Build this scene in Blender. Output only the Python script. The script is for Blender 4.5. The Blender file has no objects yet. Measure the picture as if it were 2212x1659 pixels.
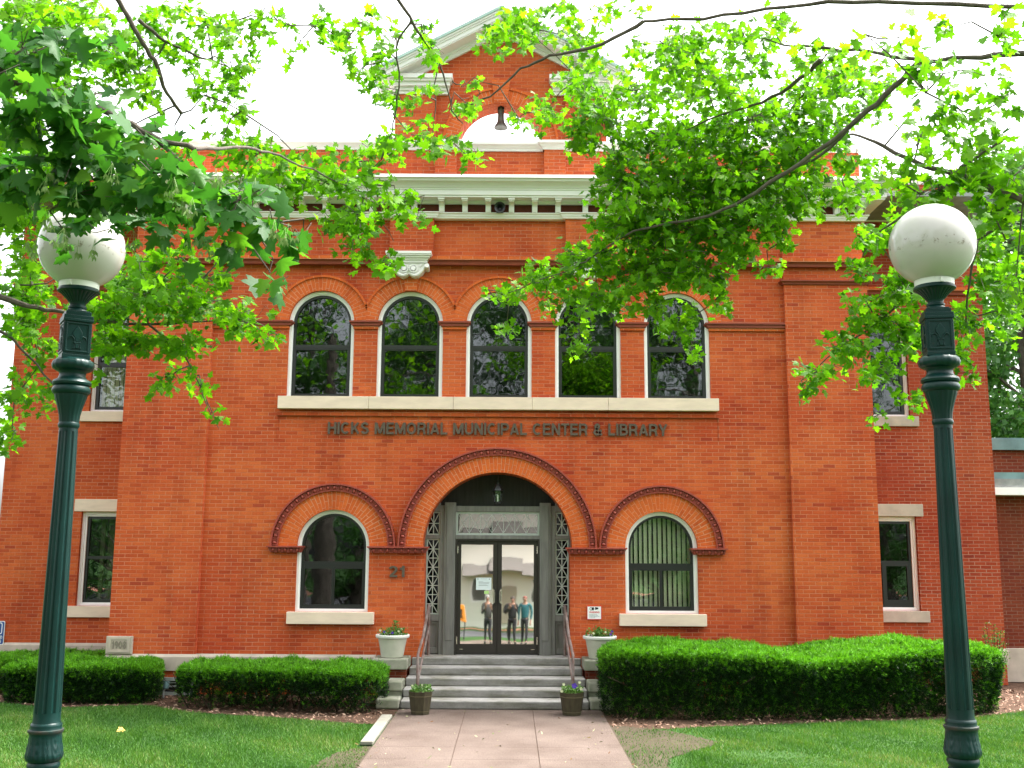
import bpy, bmesh, math, random
import numpy as np
from mathutils import Vector, Matrix
from mathutils.geometry import tessellate_polygon
R = math.radians
sin, cos, PI = math.sin, math.cos, math.pi
random.seed(7)
rng = np.random.default_rng(7)
SC = bpy.context.scene
COL = SC.collection

# ------------------------------------------------------------------ camera
F, PITCH, ROLL = 2236.0, R(9.15), R(0.35)
CAM = np.array([0.24, -18.2, 2.45])
fw = np.array([0, cos(PITCH), sin(PITCH)]); up0 = np.array([0, -sin(PITCH), cos(PITCH)]); rt0 = np.array([1.0, 0, 0])
rt = cos(ROLL) * rt0 + sin(ROLL) * up0
up = -sin(ROLL) * rt0 + cos(ROLL) * up0
cd = bpy.data.cameras.new('camera'); co = bpy.data.objects.new('camera', cd); COL.objects.link(co)
M4 = Matrix(((rt[0], up[0], -fw[0], CAM[0]), (rt[1], up[1], -fw[1], CAM[1]), (rt[2], up[2], -fw[2], CAM[2]), (0, 0, 0, 1)))
co.matrix_world = M4
cd.sensor_width = 36; cd.lens = 36 * F / 2212; cd.clip_end = 2000; cd.clip_start = 0.05
SC.camera = co

def W(px, py, Y):
    """point of the plane y=Y seen at photo position (px,py) - used to survey real positions"""
    d = fw + (px - 1106) / F * rt + (829.5 - py) / F * up
    t = (Y - CAM[1]) / d[1]
    return CAM + t * d

def project(p):
    d = p - CAM
    z = d @ fw
    return 1106 + F * (d @ rt) / z, 829.5 - F * (d @ up) / z, z

# ------------------------------------------------------------------ materials
def mat(name):
    m = bpy.data.materials.new(name); m.use_nodes = True
    nt = m.node_tree; b = nt.nodes['Principled BSDF']
    return m, nt, b

def N(nt, typ, **kw):
    n = nt.nodes.new(typ)
    for k, v in kw.items():
        if k.startswith('i_'):
            n.inputs[k[2:].replace('_', ' ')].default_value = v
        else:
            setattr(n, k, v)
    return n

def ramp(nt, stops, fac=None, interp='LINEAR'):
    n = nt.nodes.new('ShaderNodeValToRGB'); cr = n.color_ramp; cr.interpolation = interp
    while len(cr.elements) < len(stops): cr.elements.new(0.5)
    for e, (p, c) in zip(cr.elements, stops):
        e.position = p; e.color = (*c, 1) if len(c) == 3 else c
    if fac is not None: nt.links.new(fac, n.inputs[0])
    return n

def mixc(nt, fac, a, b, typ='MIX'):
    n = nt.nodes.new('ShaderNodeMix'); n.data_type = 'RGBA'; n.blend_type = typ
    for s, v in ((n.inputs[0], fac), (n.inputs[6], a), (n.inputs[7], b)):
        if hasattr(v, 'is_linked'): nt.links.new(v, s)
        elif isinstance(v, (int, float)): s.default_value = v
        else: s.default_value = (*v, 1)
    return n.outputs[2]

def noise(nt, scale, detail=4, rough=0.55, vec=None, stretch=None):
    n = N(nt, 'ShaderNodeTexNoise'); n.inputs['Scale'].default_value = scale
    n.inputs['Detail'].default_value = detail; n.inputs['Roughness'].default_value = rough
    if vec is None:
        tc = N(nt, 'ShaderNodeTexCoord'); vec = tc.outputs['Object']
    if stretch:
        mp = N(nt, 'ShaderNodeMapping'); mp.inputs['Scale'].default_value = stretch
        nt.links.new(vec, mp.inputs[0]); vec = mp.outputs[0]
    nt.links.new(vec, n.inputs['Vector'])
    return n.outputs['Fac']

def bump(nt, b, h, strength=0.3, dist=0.01):
    n = N(nt, 'ShaderNodeBump'); n.inputs['Strength'].default_value = strength; n.inputs['Distance'].default_value = dist
    nt.links.new(h, n.inputs['Height']); nt.links.new(n.outputs[0], b.inputs['Normal'])
    return n

def simple(name, c, rough=0.6, spec=0.5, var=0.0, scale=6, c2=None, metal=0, bmp=0, stretch=None, coat=0):
    m, nt, b = mat(name)
    b.inputs['Roughness'].default_value = rough; b.inputs['Specular IOR Level'].default_value = spec
    b.inputs['Metallic'].default_value = metal
    if coat: b.inputs['Coat Weight'].default_value = coat; b.inputs['Coat Roughness'].default_value = 0.06
    b.inputs['Base Color'].default_value = (*c, 1)
    if var or c2:
        f = noise(nt, scale, 6, 0.6, stretch=stretch)
        c2 = c2 or tuple(x * (1 - var) for x in c)
        r = ramp(nt, [(0.35, c), (0.68, c2)], f)
        nt.links.new(r.outputs[0], b.inputs['Base Color'])
        if bmp: bump(nt, b, f, bmp)
    return m

def brick_mat(name, cols, mortar, msize=0.007, mw=0.5, blotch=0.5):
    m, nt, b = mat(name)
    uv = N(nt, 'ShaderNodeUVMap'); uv.uv_map = 'uv'
    # slightly uneven courses
    wob = N(nt, 'ShaderNodeTexNoise'); wob.inputs['Scale'].default_value = 2.2; wob.inputs['Detail'].default_value = 2
    nt.links.new(uv.outputs[0], wob.inputs['Vector'])
    vm = N(nt, 'ShaderNodeVectorMath', operation='MULTIPLY_ADD'); vm.inputs[1].default_value = (0.012, 0.012, 0)
    nt.links.new(wob.outputs['Color'], vm.inputs[0]); nt.links.new(uv.outputs[0], vm.inputs[2])
    fine = N(nt, 'ShaderNodeTexNoise'); fine.inputs['Scale'].default_value = 28; fine.inputs['Detail'].default_value = 2
    nt.links.new(uv.outputs[0], fine.inputs['Vector'])
    vm2 = N(nt, 'ShaderNodeVectorMath', operation='MULTIPLY_ADD'); vm2.inputs[1].default_value = (0.006, 0.006, 0)
    nt.links.new(fine.outputs['Color'], vm2.inputs[0]); nt.links.new(vm.outputs[0], vm2.inputs[2])
    bt = N(nt, 'ShaderNodeTexBrick'); bt.offset = 0.5
    for k, v in (('Color1', (0, 0, 0, 1)), ('Color2', (1, 1, 1, 1)), ('Mortar', (0.5, 0.5, 0.5, 1)), ('Scale', 1.0),
                 ('Mortar Size', msize), ('Mortar Smooth', 0.25), ('Bias', 0.0), ('Brick Width', 0.2135), ('Row Height', 0.0677)):
        bt.inputs[k].default_value = v
    nt.links.new(vm2.outputs[0], bt.inputs['Vector'])
    r = ramp(nt, cols, bt.outputs['Color'])
    big = noise(nt, 0.55, 5, 0.6)
    rb = ramp(nt, [(0.36, (1, 1, 1)), (0.66, (1 - blotch * .45, 1 - blotch, 1 - blotch))], big)
    c = mixc(nt, 1.0, r.outputs[0], rb.outputs[0], 'MULTIPLY')
    st = noise(nt, 2.6, 5, 0.62, stretch=(1, 1, .13))
    rs = ramp(nt, [(0.50, (1, 1, 1)), (0.74, (.74, .70, .68))], st)
    c = mixc(nt, 1.0, c, rs.outputs[0], 'MULTIPLY')
    ef = noise(nt, 1.1, 7, 0.72); re_ = ramp(nt, [(0.58, (0, 0, 0)), (0.80, (.20, .20, .20))], ef)
    c = mixc(nt, re_.outputs[0], c, (0.64, 0.25, 0.11))
    gr = noise(nt, 40, 4, 0.7)
    rg = ramp(nt, [(0.3, (0.86, 0.84, 0.82)), (0.7, (1.1, 1.1, 1.1))], gr)
    c = mixc(nt, 1.0, c, rg.outputs[0], 'MULTIPLY')
    mn = noise(nt, 1.3, 4, 0.6)
    mr = ramp(nt, [(0.3, (0.25, 0.25, 0.25)), (0.7, (1.2, 1.2, 1.2))], mn)
    mf = N(nt, 'ShaderNodeMath', operation='MULTIPLY'); nt.links.new(bt.outputs['Fac'], mf.inputs[0]); nt.links.new(mr.outputs[0], mf.inputs[1])
    mf2 = N(nt, 'ShaderNodeMath', operation='MULTIPLY'); nt.links.new(mf.outputs[0], mf2.inputs[0]); mf2.inputs[1].default_value = mw
    c = mixc(nt, mf2.outputs[0], c, mortar)
    nt.links.new(c, b.inputs['Base Color'])
    b.inputs['Roughness'].default_value = 0.85; b.inputs['Specular IOR Level'].default_value = 0.25
    inv = N(nt, 'ShaderNodeMath', operation='MULTIPLY_ADD'); inv.inputs[1].default_value = -1; inv.inputs[2].default_value = 1
    nt.links.new(bt.outputs['Fac'], inv.inputs[0])
    ad = N(nt, 'ShaderNodeMath', operation='MULTIPLY_ADD'); ad.inputs[1].default_value = 0.35
    nt.links.new(gr, ad.inputs[0]); nt.links.new(inv.outputs[0], ad.inputs[2])
    bump(nt, b, ad.outputs[0], 0.85, 0.012)
    return m

BR = [(0.0, (0.46, 0.080, 0.021)), (0.15, (0.54, 0.102, 0.026)), (0.5, (0.585, 0.120, 0.031)), (0.84, (0.62, 0.140, 0.038)), (0.96, (0.51, 0.094, 0.028)), (1.0, (0.40, 0.066, 0.025))]
M_BRICK = brick_mat('orange_red_brick', BR, (0.62, 0.30, 0.19), 0.0065, 0.5)
M_RING = brick_mat('arch_brick', [(0, (0.56, 0.098, 0.02)), (0.5, (0.66, 0.140, 0.03)), (1, (0.60, 0.115, 0.024))], (0.62, 0.34, 0.22), 0.007, 0.6, 0.12)
BR2 = [(p, (c[0] * .68, c[1] * .60, c[2] * .75)) for p, c in BR]  # right wing: facade brick colours darkened for the shade it stands in
M_BRICKW = brick_mat('shaded_red_brick', BR2, (0.50, 0.30, 0.22), 0.007, 0.55)
M_BRICKA = brick_mat('dark_brown_brick', [(p, (c[0] * .36, c[1] * .36, c[2] * .55)) for p, c in BR], (0.30, 0.20, 0.15), 0.007, 0.5)
M_TERRA = simple('dark_red_terracotta', (0.36, 0.060, 0.040), 0.42, 0.5, c2=(0.26, 0.040, 0.028), scale=9)
M_BROWN = simple('brown_red_terracotta', (0.28, 0.050, 0.024), 0.6, 0.4, c2=(0.20, 0.038, 0.02), scale=5)
M_STONE = simple('buff_limestone', (0.80, 0.635, 0.505), 0.8, 0.3, c2=(0.67, 0.53, 0.425), scale=2.2, stretch=(1, 1, 4))
M_STONE2 = simple('grey_buff_limestone', (0.52, 0.44, 0.36), 0.8, 0.3, c2=(0.38, 0.325, 0.27), scale=3)
M_TRIM = simple('pale_painted_trim', (0.82, 0.79, 0.77), 0.5, 0.4, c2=(0.74, 0.72, 0.70), scale=1.3)
M_WHITE = simple('white_window_paint', (0.90, 0.875, 0.88), 0.45, 0.4, c2=(0.84, 0.82, 0.82), scale=3)
M_BLACK = simple('dark_bronze_sash', (0.013, 0.013, 0.014), 0.38, 0.5)
M_BRONZE = simple('dark_bronze_door_metal', (0.020, 0.016, 0.013), 0.4, 0.5)
M_WOOD = simple('grey_painted_woodwork', (0.20, 0.195, 0.18), 0.65, 0.3, c2=(0.13, 0.127, 0.118), scale=4, stretch=(4, 4, .5))
M_DKWOOD = simple('dark_stained_boards', (0.030, 0.030, 0.027), 0.7, 0.3, c2=(0.018, 0.018, 0.017), scale=5, stretch=(6, 6, .4))
M_LATT = simple('pale_lattice_bars', (0.42, 0.46, 0.42), 0.5)
M_DARK = simple('unlit_interior_black', (0.012, 0.013, 0.012), 0.9, 0.1)  # near-black colour stands in for unlit rooms behind the glass
M_BLIND = simple('beige_blind_fabric', (0.74, 0.70, 0.58), 0.8, 0.2)
M_COPPER = simple('green_copper_roof', (0.42, 0.56, 0.53), 0.5, 0.4, c2=(0.33, 0.46, 0.43), scale=2)
M_GREYLET = simple('weathered_bronze_letters', (0.115, 0.085, 0.062), 0.6, 0.3, c2=(0.085, 0.063, 0.048), scale=14)
M_RAIL = simple('rusty_brown_pipe', (0.125, 0.065, 0.052), 0.6, 0.4, c2=(0.24, 0.205, 0.19), scale=7)
M_MOSS = simple('mossy_grey_stone', (0.33, 0.325, 0.265), 0.9, 0.2, c2=(0.20, 0.215, 0.15), scale=5)
M_PLASTIC = simple('pale_plastic_pot', (0.52, 0.52, 0.43), 0.55, 0.4, c2=(0.44, 0.44, 0.36), scale=5)
M_RIM = simple('white_pot_rim', (0.74, 0.75, 0.70), 0.5, 0.4)
M_TUB = simple('olive_brown_tub_stain', (0.062, 0.053, 0.029), 0.6, 0.3, c2=(0.036, 0.028, 0.016), scale=6, stretch=(3, 3, .8))
M_TUB2 = simple('pale_olive_tub_hoop', (0.115, 0.10, 0.055), 0.55, 0.3)
M_SOIL = simple('potting_soil', (0.030, 0.020, 0.013), 0.95, 0.1)
M_BARK = simple('grey_brown_bark', (0.14, 0.118, 0.098), 0.9, 0.2, c2=(0.075, 0.062, 0.052), scale=18, stretch=(1, 1, .4), bmp=.5)
M_TWIG = simple('dark_yew_twig', (0.035, 0.024, 0.016), 0.9, 0.2)
M_METAL = simple('weathered_grey_metal', (0.30, 0.31, 0.30), 0.45, 0.5, c2=(0.18, 0.19, 0.19), scale=5)
M_BLUEMETAL = simple('blue_grey_metal_fascia', (0.16, 0.27, 0.28), 0.4, 0.5, c2=(0.09, 0.15, 0.16), scale=2)
M_CONC = simple('grey_concrete', (0.24, 0.23, 0.195), 0.85, 0.2, c2=(0.17, 0.165, 0.135), scale=4)
M_RED = simple('red_print', (0.62, 0.03, 0.03), 0.5)
M_BLKP = simple('black_print', (0.012, 0.012, 0.02), 0.5)
M_GREYP = simple('grey_print', (0.25, 0.27, 0.30), 0.5)
M_PAPER = simple('pale_blue_white_paper', (0.66, 0.74, 0.76), 0.6)
M_SIGNW = simple('white_sign_enamel', (0.82, 0.82, 0.82), 0.4)
M_BLUE = simple('blue_sign_enamel', (0.02, 0.07, 0.26), 0.4)
M_BELL = simple('old_bronze_bell', (0.15, 0.14, 0.12), 0.45, 0.5, metal=.6, c2=(0.05, 0.05, 0.04), scale=8)
M_CHROME = simple('brushed_steel', (0.65, 0.63, 0.58), 0.25, 0.5, metal=1)
M_BLKM = simple('black_metal', (0.012, 0.013, 0.013), 0.4)

# old cast iron green paint
M_IRON, nt, b = mat('dark_green_cast_iron_paint')
f = noise(nt, 60, 3, .6); f2 = noise(nt, 3.0, 5, .6)
rr = ramp(nt, [(0.35, (0.0012, 0.0190, 0.0165)), (0.7, (0.0022, 0.0310, 0.0270))], f2)
f3 = noise(nt, 38, 6, .75); rc = ramp(nt, [(0.64, (0, 0, 0)), (0.70, (.8, .8, .8))], f3)
ic = mixc(nt, rc.outputs[0], rr.outputs[0], (0.030, 0.022, 0.016))
nt.links.new(ic, b.inputs['Base Color']); b.inputs['Roughness'].default_value = .36; b.inputs['Specular IOR Level'].default_value = .28
bump(nt, b, f, .18, .004)
M_RUST = simple('rust_streaked_iron', (0.035, 0.028, 0.022), 0.6, 0.4, c2=(0.010, 0.035, 0.03), scale=22)

# lamp globe: milky acrylic with scuffs
M_GLOBE, nt, b = mat('milky_acrylic_globe')
tc = N(nt, 'ShaderNodeTexCoord')
sp = N(nt, 'ShaderNodeSeparateXYZ'); nt.links.new(tc.outputs['Object'], sp.inputs[0])
band = ramp(nt, [(0.0, (0, 0, 0)), (0.36, (0, 0, 0)), (0.41, (1, 1, 1)), (0.5, (1, 1, 1)), (0.53, (0, 0, 0)), (1, (0, 0, 0))])
mm = N(nt, 'ShaderNodeMath', operation='MULTIPLY_ADD'); mm.inputs[1].default_value = 2.0; mm.inputs[2].default_value = .5
nt.links.new(sp.outputs[2], mm.inputs[0]); nt.links.new(mm.outputs[0], band.inputs[0])
sc1 = noise(nt, 26, 6, .75); scr = ramp(nt, [(0.56, (0, 0, 0)), (0.63, (1, 1, 1))], sc1)
ml = N(nt, 'ShaderNodeMath', operation='MULTIPLY'); nt.links.new(band.outputs[0], ml.inputs[0]); nt.links.new(scr.outputs[0], ml.inputs[1])
ml2 = N(nt, 'ShaderNodeMath', operation='MULTIPLY'); nt.links.new(ml.outputs[0], ml2.inputs[0]); ml2.inputs[1].default_value = .7
c = mixc(nt, ml2.outputs[0], (0.50, 0.48, 0.445), (0.14, 0.10, 0.06))
nt.links.new(c, b.inputs['Base Color']); b.inputs['Roughness'].default_value = .10; b.inputs['Specular IOR Level'].default_value = .5
b.inputs['Coat Weight'].default_value = .12; b.inputs['Coat Roughness'].default_value = .05

def glass(name, refl, tint=(0.35, 0.38, 0.36), rc=(0.92, 0.96, 1.0), wav=0.02, wscale=1.6, rgh=0.0):
    m, nt, b = mat(name); nt.nodes.remove(b)
    out = nt.nodes['Material Output']
    tr = N(nt, 'ShaderNodeBsdfTransparent'); tr.inputs[0].default_value = (*tint, 1)
    gl = N(nt, 'ShaderNodeBsdfGlossy'); gl.inputs['Roughness'].default_value = rgh; gl.inputs[0].default_value = (*rc, 1)
    mx = N(nt, 'ShaderNodeMixShader'); mx.inputs[0].default_value = refl
    nt.links.new(tr.outputs[0], mx.inputs[1]); nt.links.new(gl.outputs[0], mx.inputs[2]); nt.links.new(mx.outputs[0], out.inputs[0])
    f = noise(nt, wscale, 2, .5)
    bn = N(nt, 'ShaderNodeBump'); bn.inputs['Strength'].default_value = 1; bn.inputs['Distance'].default_value = wav
    nt.links.new(f, bn.inputs['Height']); nt.links.new(bn.outputs[0], gl.inputs['Normal'])
    return m
M_GLASS = glass('window_glass', 0.095, wav=0.0020, wscale=2.2, rgh=.02)
M_GLASSB = glass('clear_window_glass', 0.085, (0.86, 0.90, 0.84), wav=0.0016, rgh=.01)
M_DOORG = glass('mirrored_door_glass', 0.68, (0.10, 0.10, 0.10), (0.98, 0.98, 0.95), 0.0019, 1.0, .02)
M_TRANSG = glass('old_transom_glass', 0.24, (0.10, 0.11, 0.10), (0.95, 0.97, 0.95), 0.0007, 1.6)
M_SIDEG = glass('dark_sidelight_glass', 0.015, (0.08, 0.09, 0.08), wav=0.004)

def leaf_mat(name, cols, trans, tfac=0.45, rough=0.45, spec=0.4, two=None):
    m, nt, b = mat(name); out = nt.nodes['Material Output']
    at = N(nt, 'ShaderNodeAttribute'); at.attribute_name = 'rnd'
    r = ramp(nt, cols, at.outputs['Fac'])
    nt.links.new(r.outputs[0], b.inputs['Base Color'])
    b.inputs['Roughness'].default_value = rough; b.inputs['Specular IOR Level'].default_value = spec
    t = N(nt, 'ShaderNodeBsdfTranslucent')
    tc = mixc(nt, 1.0, r.outputs[0], trans, 'MULTIPLY')
    nt.links.new(tc, t.inputs[0])
    mx = N(nt, 'ShaderNodeMixShader'); mx.inputs[0].default_value = tfac
    nt.links.new(b.outputs[0], mx.inputs[1]); nt.links.new(t.outputs[0], mx.inputs[2]); nt.links.new(mx.outputs[0], out.inputs[0])
    return m
M_MAPLE = leaf_mat('maple_leaf', [(0, (0.040, 0.125, 0.006)), (0.4, (0.095, 0.245, 0.008)), (1, (0.175, 0.350, 0.010))], (1.65, 1.9, 0.7), 0.55, 0.55, 0.22)
M_MAPLED = leaf_mat('deep_green_maple_leaf', [(0, (0.020, 0.085, 0.016)), (0.6, (0.036, 0.130, 0.018)), (1, (0.090, 0.220, 0.014))], (1.9, 2.0, 0.8), 0.42, 0.5, 0.16)
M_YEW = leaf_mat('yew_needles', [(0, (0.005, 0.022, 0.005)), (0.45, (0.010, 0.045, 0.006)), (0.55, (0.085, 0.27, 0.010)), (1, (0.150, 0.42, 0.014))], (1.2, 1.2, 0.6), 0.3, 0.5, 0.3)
M_BGLEAF = leaf_mat('distant_tree_leaf', [(0, (0.035, 0.11, 0.030)), (0.6, (0.065, 0.18, 0.04)), (1, (0.12, 0.27, 0.05))], (1.6, 1.6, 0.8), 0.4)
M_DKLEAF = leaf_mat('shade_tree_leaf', [(0, (0.02, 0.07, 0.014)), (0.6, (0.04, 0.12, 0.02)), (1, (0.07, 0.18, 0.025))], (1.2, 1.3, 0.7), 0.35)
M_GRASS = leaf_mat('lawn_grass', [(0, (0.028, 0.100, 0.010)), (0.5, (0.056, 0.158, 0.017)), (0.9, (0.098, 0.205, 0.028)), (1, (0.18, 0.22, 0.07))], (1.3, 1.3, 0.7), 0.3, 0.5, 0.3)
M_PANSY = leaf_mat('potted_plant_leaf', [(0, (0.05, 0.14, 0.02)), (1, (0.14, 0.28, 0.05))], (1.2, 1.2, 0.7), 0.3)
M_PURPLE = simple('purple_petal', (0.09, 0.03, 0.42), 0.6)
M_CREAM = simple('cream_petal', (0.62, 0.66, 0.42), 0.6)
M_CHIP = leaf_mat('mulch_chips', [(0, (0.10, 0.052, 0.034)), (0.5, (0.26, 0.155, 0.11)), (1, (0.46, 0.32, 0.24))], (.2, .2, .2), 0.05, 0.9, 0.1)
M_DEADLEAF = leaf_mat('dry_leaf', [(0, (0.16, 0.07, 0.03)), (0.5, (0.12, 0.16, 0.06)), (1, (0.42, 0.40, 0.24))], (.5, .5, .5), 0.1, 0.9, 0.1)

def ground_mat(name, stops, scale, scale2, stops2, rough=.95):
    m, nt, b = mat(name)
    f = noise(nt, scale, 6, .65); r = ramp(nt, stops, f)
    g = noise(nt, scale2, 5, .6); r2 = ramp(nt, stops2, g)
    c = mixc(nt, 1.0, r.outputs[0], r2.outputs[0], 'MULTIPLY')
    nt.links.new(c, b.inputs['Base Color']); b.inputs['Roughness'].default_value = rough; b.inputs['Specular IOR Level'].default_value = .15
    bump(nt, b, f, .6, .03)
    return m
M_LAWN = ground_mat('lawn_ground', [(0.3, (0.020, 0.055, 0.012)), (0.7, (0.038, 0.085, 0.020))], 30, 0.5, [(0.35, (.8, .9, .8)), (.7, (1.15, 1.1, 1.0))])
M_MULCH = ground_mat('mulch_ground', [(0.3, (0.050, 0.028, 0.018)), (0.7, (0.13, 0.078, 0.052))], 40, 2, [(0.3, (.7, .7, .7)), (.7, (1.1, 1.1, 1.1))])
M_DIRT = ground_mat('bare_soil', [(0.3, (0.042, 0.034, 0.022)), (0.7, (0.092, 0.073, 0.050))], 25, 2, [(0.3, (.75, .8, .7)), (.7, (1.1, 1.1, 1.1))])
M_ROAD = ground_mat('street_asphalt', [(0.3, (0.07, 0.07, 0.075)), (0.7, (0.10, 0.10, 0.105))], 60, 1, [(0.3, (.9, .9, .9)), (.7, (1.1, 1.1, 1.1))])
M_PINKPAVE = ground_mat('red_paver', [(0.3, (0.36, 0.15, 0.10)), (0.7, (0.44, 0.20, 0.14))], 30, 1, [(0.3, (.9, .9, .9)), (.7, (1.1, 1.1, 1.1))])
M_WALK = ground_mat('pinkish_concrete', [(0.25, (0.062, 0.047, 0.039)), (0.45, (0.132, 0.100, 0.085)), (0.75, (0.185, 0.146, 0.126))], 55, 1.1, [(0.3, (.70, .67, .65)), (.62, (1.06, 1.06, 1.06))], .9)

# weathered step stone: grey with mossy staining and a rusty streak
M_STEP, nt, b = mat('weathered_toplit_step_stone')
f = noise(nt, 5, 6, .65); r = ramp(nt, [(0.3, (0.25, 0.24, 0.23)), (0.7, (0.37, 0.355, 0.34))], f)
g = noise(nt, 1.7, 5, .6, stretch=(1, 1, 6)); r2 = ramp(nt, [(0.45, (1, 1, 1)), (0.7, (.60, .60, .50))], g)
c = mixc(nt, 1.0, r.outputs[0], r2.outputs[0], 'MULTIPLY')
h = noise(nt, 60, 3, .7); r3 = ramp(nt, [(0.3, (.85, .85, .85)), (0.7, (1.1, 1.1, 1.1))], h)
c = mixc(nt, 1.0, c, r3.outputs[0], 'MULTIPLY')
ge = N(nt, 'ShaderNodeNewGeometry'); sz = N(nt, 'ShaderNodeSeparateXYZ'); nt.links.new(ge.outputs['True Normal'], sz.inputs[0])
wr = ramp(nt, [(0.2, (.74, .735, .73)), (0.75, (1.25, 1.25, 1.25))], sz.outputs[2]); c = mixc(nt, 1.0, c, wr.outputs[0], 'MULTIPLY')  # light from above painted in: treads lightened, risers darkened
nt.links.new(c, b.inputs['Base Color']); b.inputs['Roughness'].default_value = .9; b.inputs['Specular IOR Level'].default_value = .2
bump(nt, b, h, .3, .005)

# ------------------------------------------------------------------ mesh helpers
class MB:
    def __init__(s): s.v = []; s.f = []; s.uv = {}
    def add(s, vs, fs, uvs=None):
        o = len(s.v); s.v += [tuple(float(c) for c in p) for p in vs]
        for i, f in enumerate(fs):
            if uvs and uvs[i] is not None: s.uv[len(s.f)] = uvs[i]
            s.f.append(tuple(o + k for k in f))
        return s
    def box(s, x0, x1, y0, y1, z0, z1):
        x0, x1 = sorted((x0, x1)); y0, y1 = sorted((y0, y1)); z0, z1 = sorted((z0, z1))
        return s.add([(x0, y0, z0), (x1, y0, z0), (x1, y1, z0), (x0, y1, z0), (x0, y0, z1), (x1, y0, z1), (x1, y1, z1), (x0, y1, z1)],
                     [(0, 3, 2, 1), (4, 5, 6, 7), (0, 1, 5, 4), (1, 2, 6, 5), (2, 3, 7, 6), (3, 0, 4, 7)])
    def prism(s, poly, y0, y1):
        """polygon in x,z (counter clockwise seen from -y) extruded from y0 (front) to y1"""
        n = len(poly)
        a = sum(poly[i][0] * poly[(i + 1) % n][1] - poly[(i + 1) % n][0] * poly[i][1] for i in range(n))
        if a < 0: poly = poly[::-1]
        vs = [(x, y0, z) for x, z in poly] + [(x, y1, z) for x, z in poly]
        fs = [tuple(range(n)), tuple(range(2 * n - 1, n - 1, -1))] + [(i, i + n, (i + 1) % n + n, (i + 1) % n) for i in range(n)]
        return s.add(vs, fs)
    def band(s, inn, outr, y0, y1, closed=False, uvf=None):
        """ring between two x,z polylines; inn runs left foot -> top -> right foot"""
        n = len(inn)
        vs = [(x, y0, z) for x, z in inn] + [(x, y0, z) for x, z in outr] + [(x, y1, z) for x, z in inn] + [(x, y1, z) for x, z in outr]
        fs = []; us = []
        for i in range(n if closed else n - 1):
            j = (i + 1) % n
            fs += [(i, j, n + j, n + i), (2 * n + j, 2 * n + i, 3 * n + i, 3 * n + j), (n + i, n + j, 3 * n + j, 3 * n + i), (j, i, 2 * n + i, 2 * n + j)]
            if uvf:
                a, c = uvf(i), uvf(i + 1)
                us += [[a[0], c[0], c[1], a[1]], None, None, None]
            else: us += [None] * 4
        if not closed:
            fs += [(0, n, 3 * n, 2 * n), (2 * n - 1, n - 1, 3 * n - 1, 4 * n - 1)]; us += [None, None]
        return s.add(vs, fs, us)
    def lathe(s, prof, n=24, c=(0, 0, 0), rf=None, cap=True):
        vs = []; fs = []; m = len(prof)
        for r, z in prof:
            for k in range(n):
                a = 2 * PI * k / n; q = r * (rf(a, z) if rf else 1)
                vs.append((c[0] + q * cos(a), c[1] + q * sin(a), c[2] + z))
        for i in range(m - 1):
            for k in range(n):
                l = (k + 1) % n
                fs.append((i * n + k, i * n + l, (i + 1) * n + l, (i + 1) * n + k))
        if cap: fs += [tuple(range(n - 1, -1, -1)), tuple(range((m - 1) * n, m * n))]
        return s.add(vs, fs)
    def tube(s, pts, rad, n=6, cap=True):
        pts = [np.array(p, float) for p in pts]; m = len(pts)
        if not hasattr(rad, '__len__'): rad = [rad] * m
        vs = []; fs = []; u = None
        for i in range(m):
            t = pts[min(i + 1, m - 1)] - pts[max(i - 1, 0)]; t = t / (np.linalg.norm(t) + 1e-9)
            if u is None:
                a = np.array([0, 0, 1.0]) if abs(t[2]) < .9 else np.array([1.0, 0, 0]); u = np.cross(t, a)
            u = u - t * (u @ t); u /= np.linalg.norm(u) + 1e-9; w = np.cross(t, u)
            for k in range(n):
                a = 2 * PI * k / n; vs.append(pts[i] + rad[i] * (cos(a) * u + sin(a) * w))
        for i in range(m - 1):
            for k in range(n):
                l = (k + 1) % n; fs.append((i * n + k, i * n + l, (i + 1) * n + l, (i + 1) * n + k))
        if cap: fs += [tuple(range(n - 1, -1, -1)), tuple(range((m - 1) * n, m * n))]
        return s.add(vs, fs)
    def sphere(s, c, r, n=12, m=8, sx=1, sy=1, sz=1, z0=-1.0, z1=1.0):
        prof = []
        a0, a1 = math.asin(max(-1, z0)), math.asin(min(1, z1))
        vs = []; fs = []
        for i in range(m + 1):
            a = a0 + (a1 - a0) * i / m
            for k in range(n):
                q = 2 * PI * k / n
                vs.append((c[0] + r * sx * cos(a) * cos(q), c[1] + r * sy * cos(a) * sin(q), c[2] + r * sz * sin(a)))
        for i in range(m):
            for k in range(n):
                l = (k + 1) % n; fs.append((i * n + k, i * n + l, (i + 1) * n + l, (i + 1) * n + k))
        return s.add(vs, fs)
    def sweep(s, path, prof, capends=True):
        """horizontal moulding: profile (out, z) carried round a plan path with mitred corners; out is to the right of travel"""
        n = len(path); m = len(prof); P = [np.array(p, float) for p in path]; vs = []
        def nr(a, c):
            d = c - a; d /= np.linalg.norm(d); return np.array([d[1], -d[0]]) * -1 * -1
        for i in range(n):
            if i == 0: o = nr(P[0], P[1])
            elif i == n - 1: o = nr(P[-2], P[-1])
            else:
                a, c = nr(P[i - 1], P[i]), nr(P[i], P[i + 1]); o = (a + c) / (1 + a @ c)
            for q, z in prof: vs.append((P[i][0] + o[0] * q, P[i][1] + o[1] * q, z))
        fs = []
        for i in range(n - 1):
            for k in range(m):
                l = (k + 1) % m; fs.append((i * m + k, (i + 1) * m + k, (i + 1) * m + l, i * m + l))
        if capends: fs += [tuple(range(m)), tuple(range(n * m - 1, (n - 1) * m - 1, -1))]
        return s.add(vs, fs)
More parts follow.
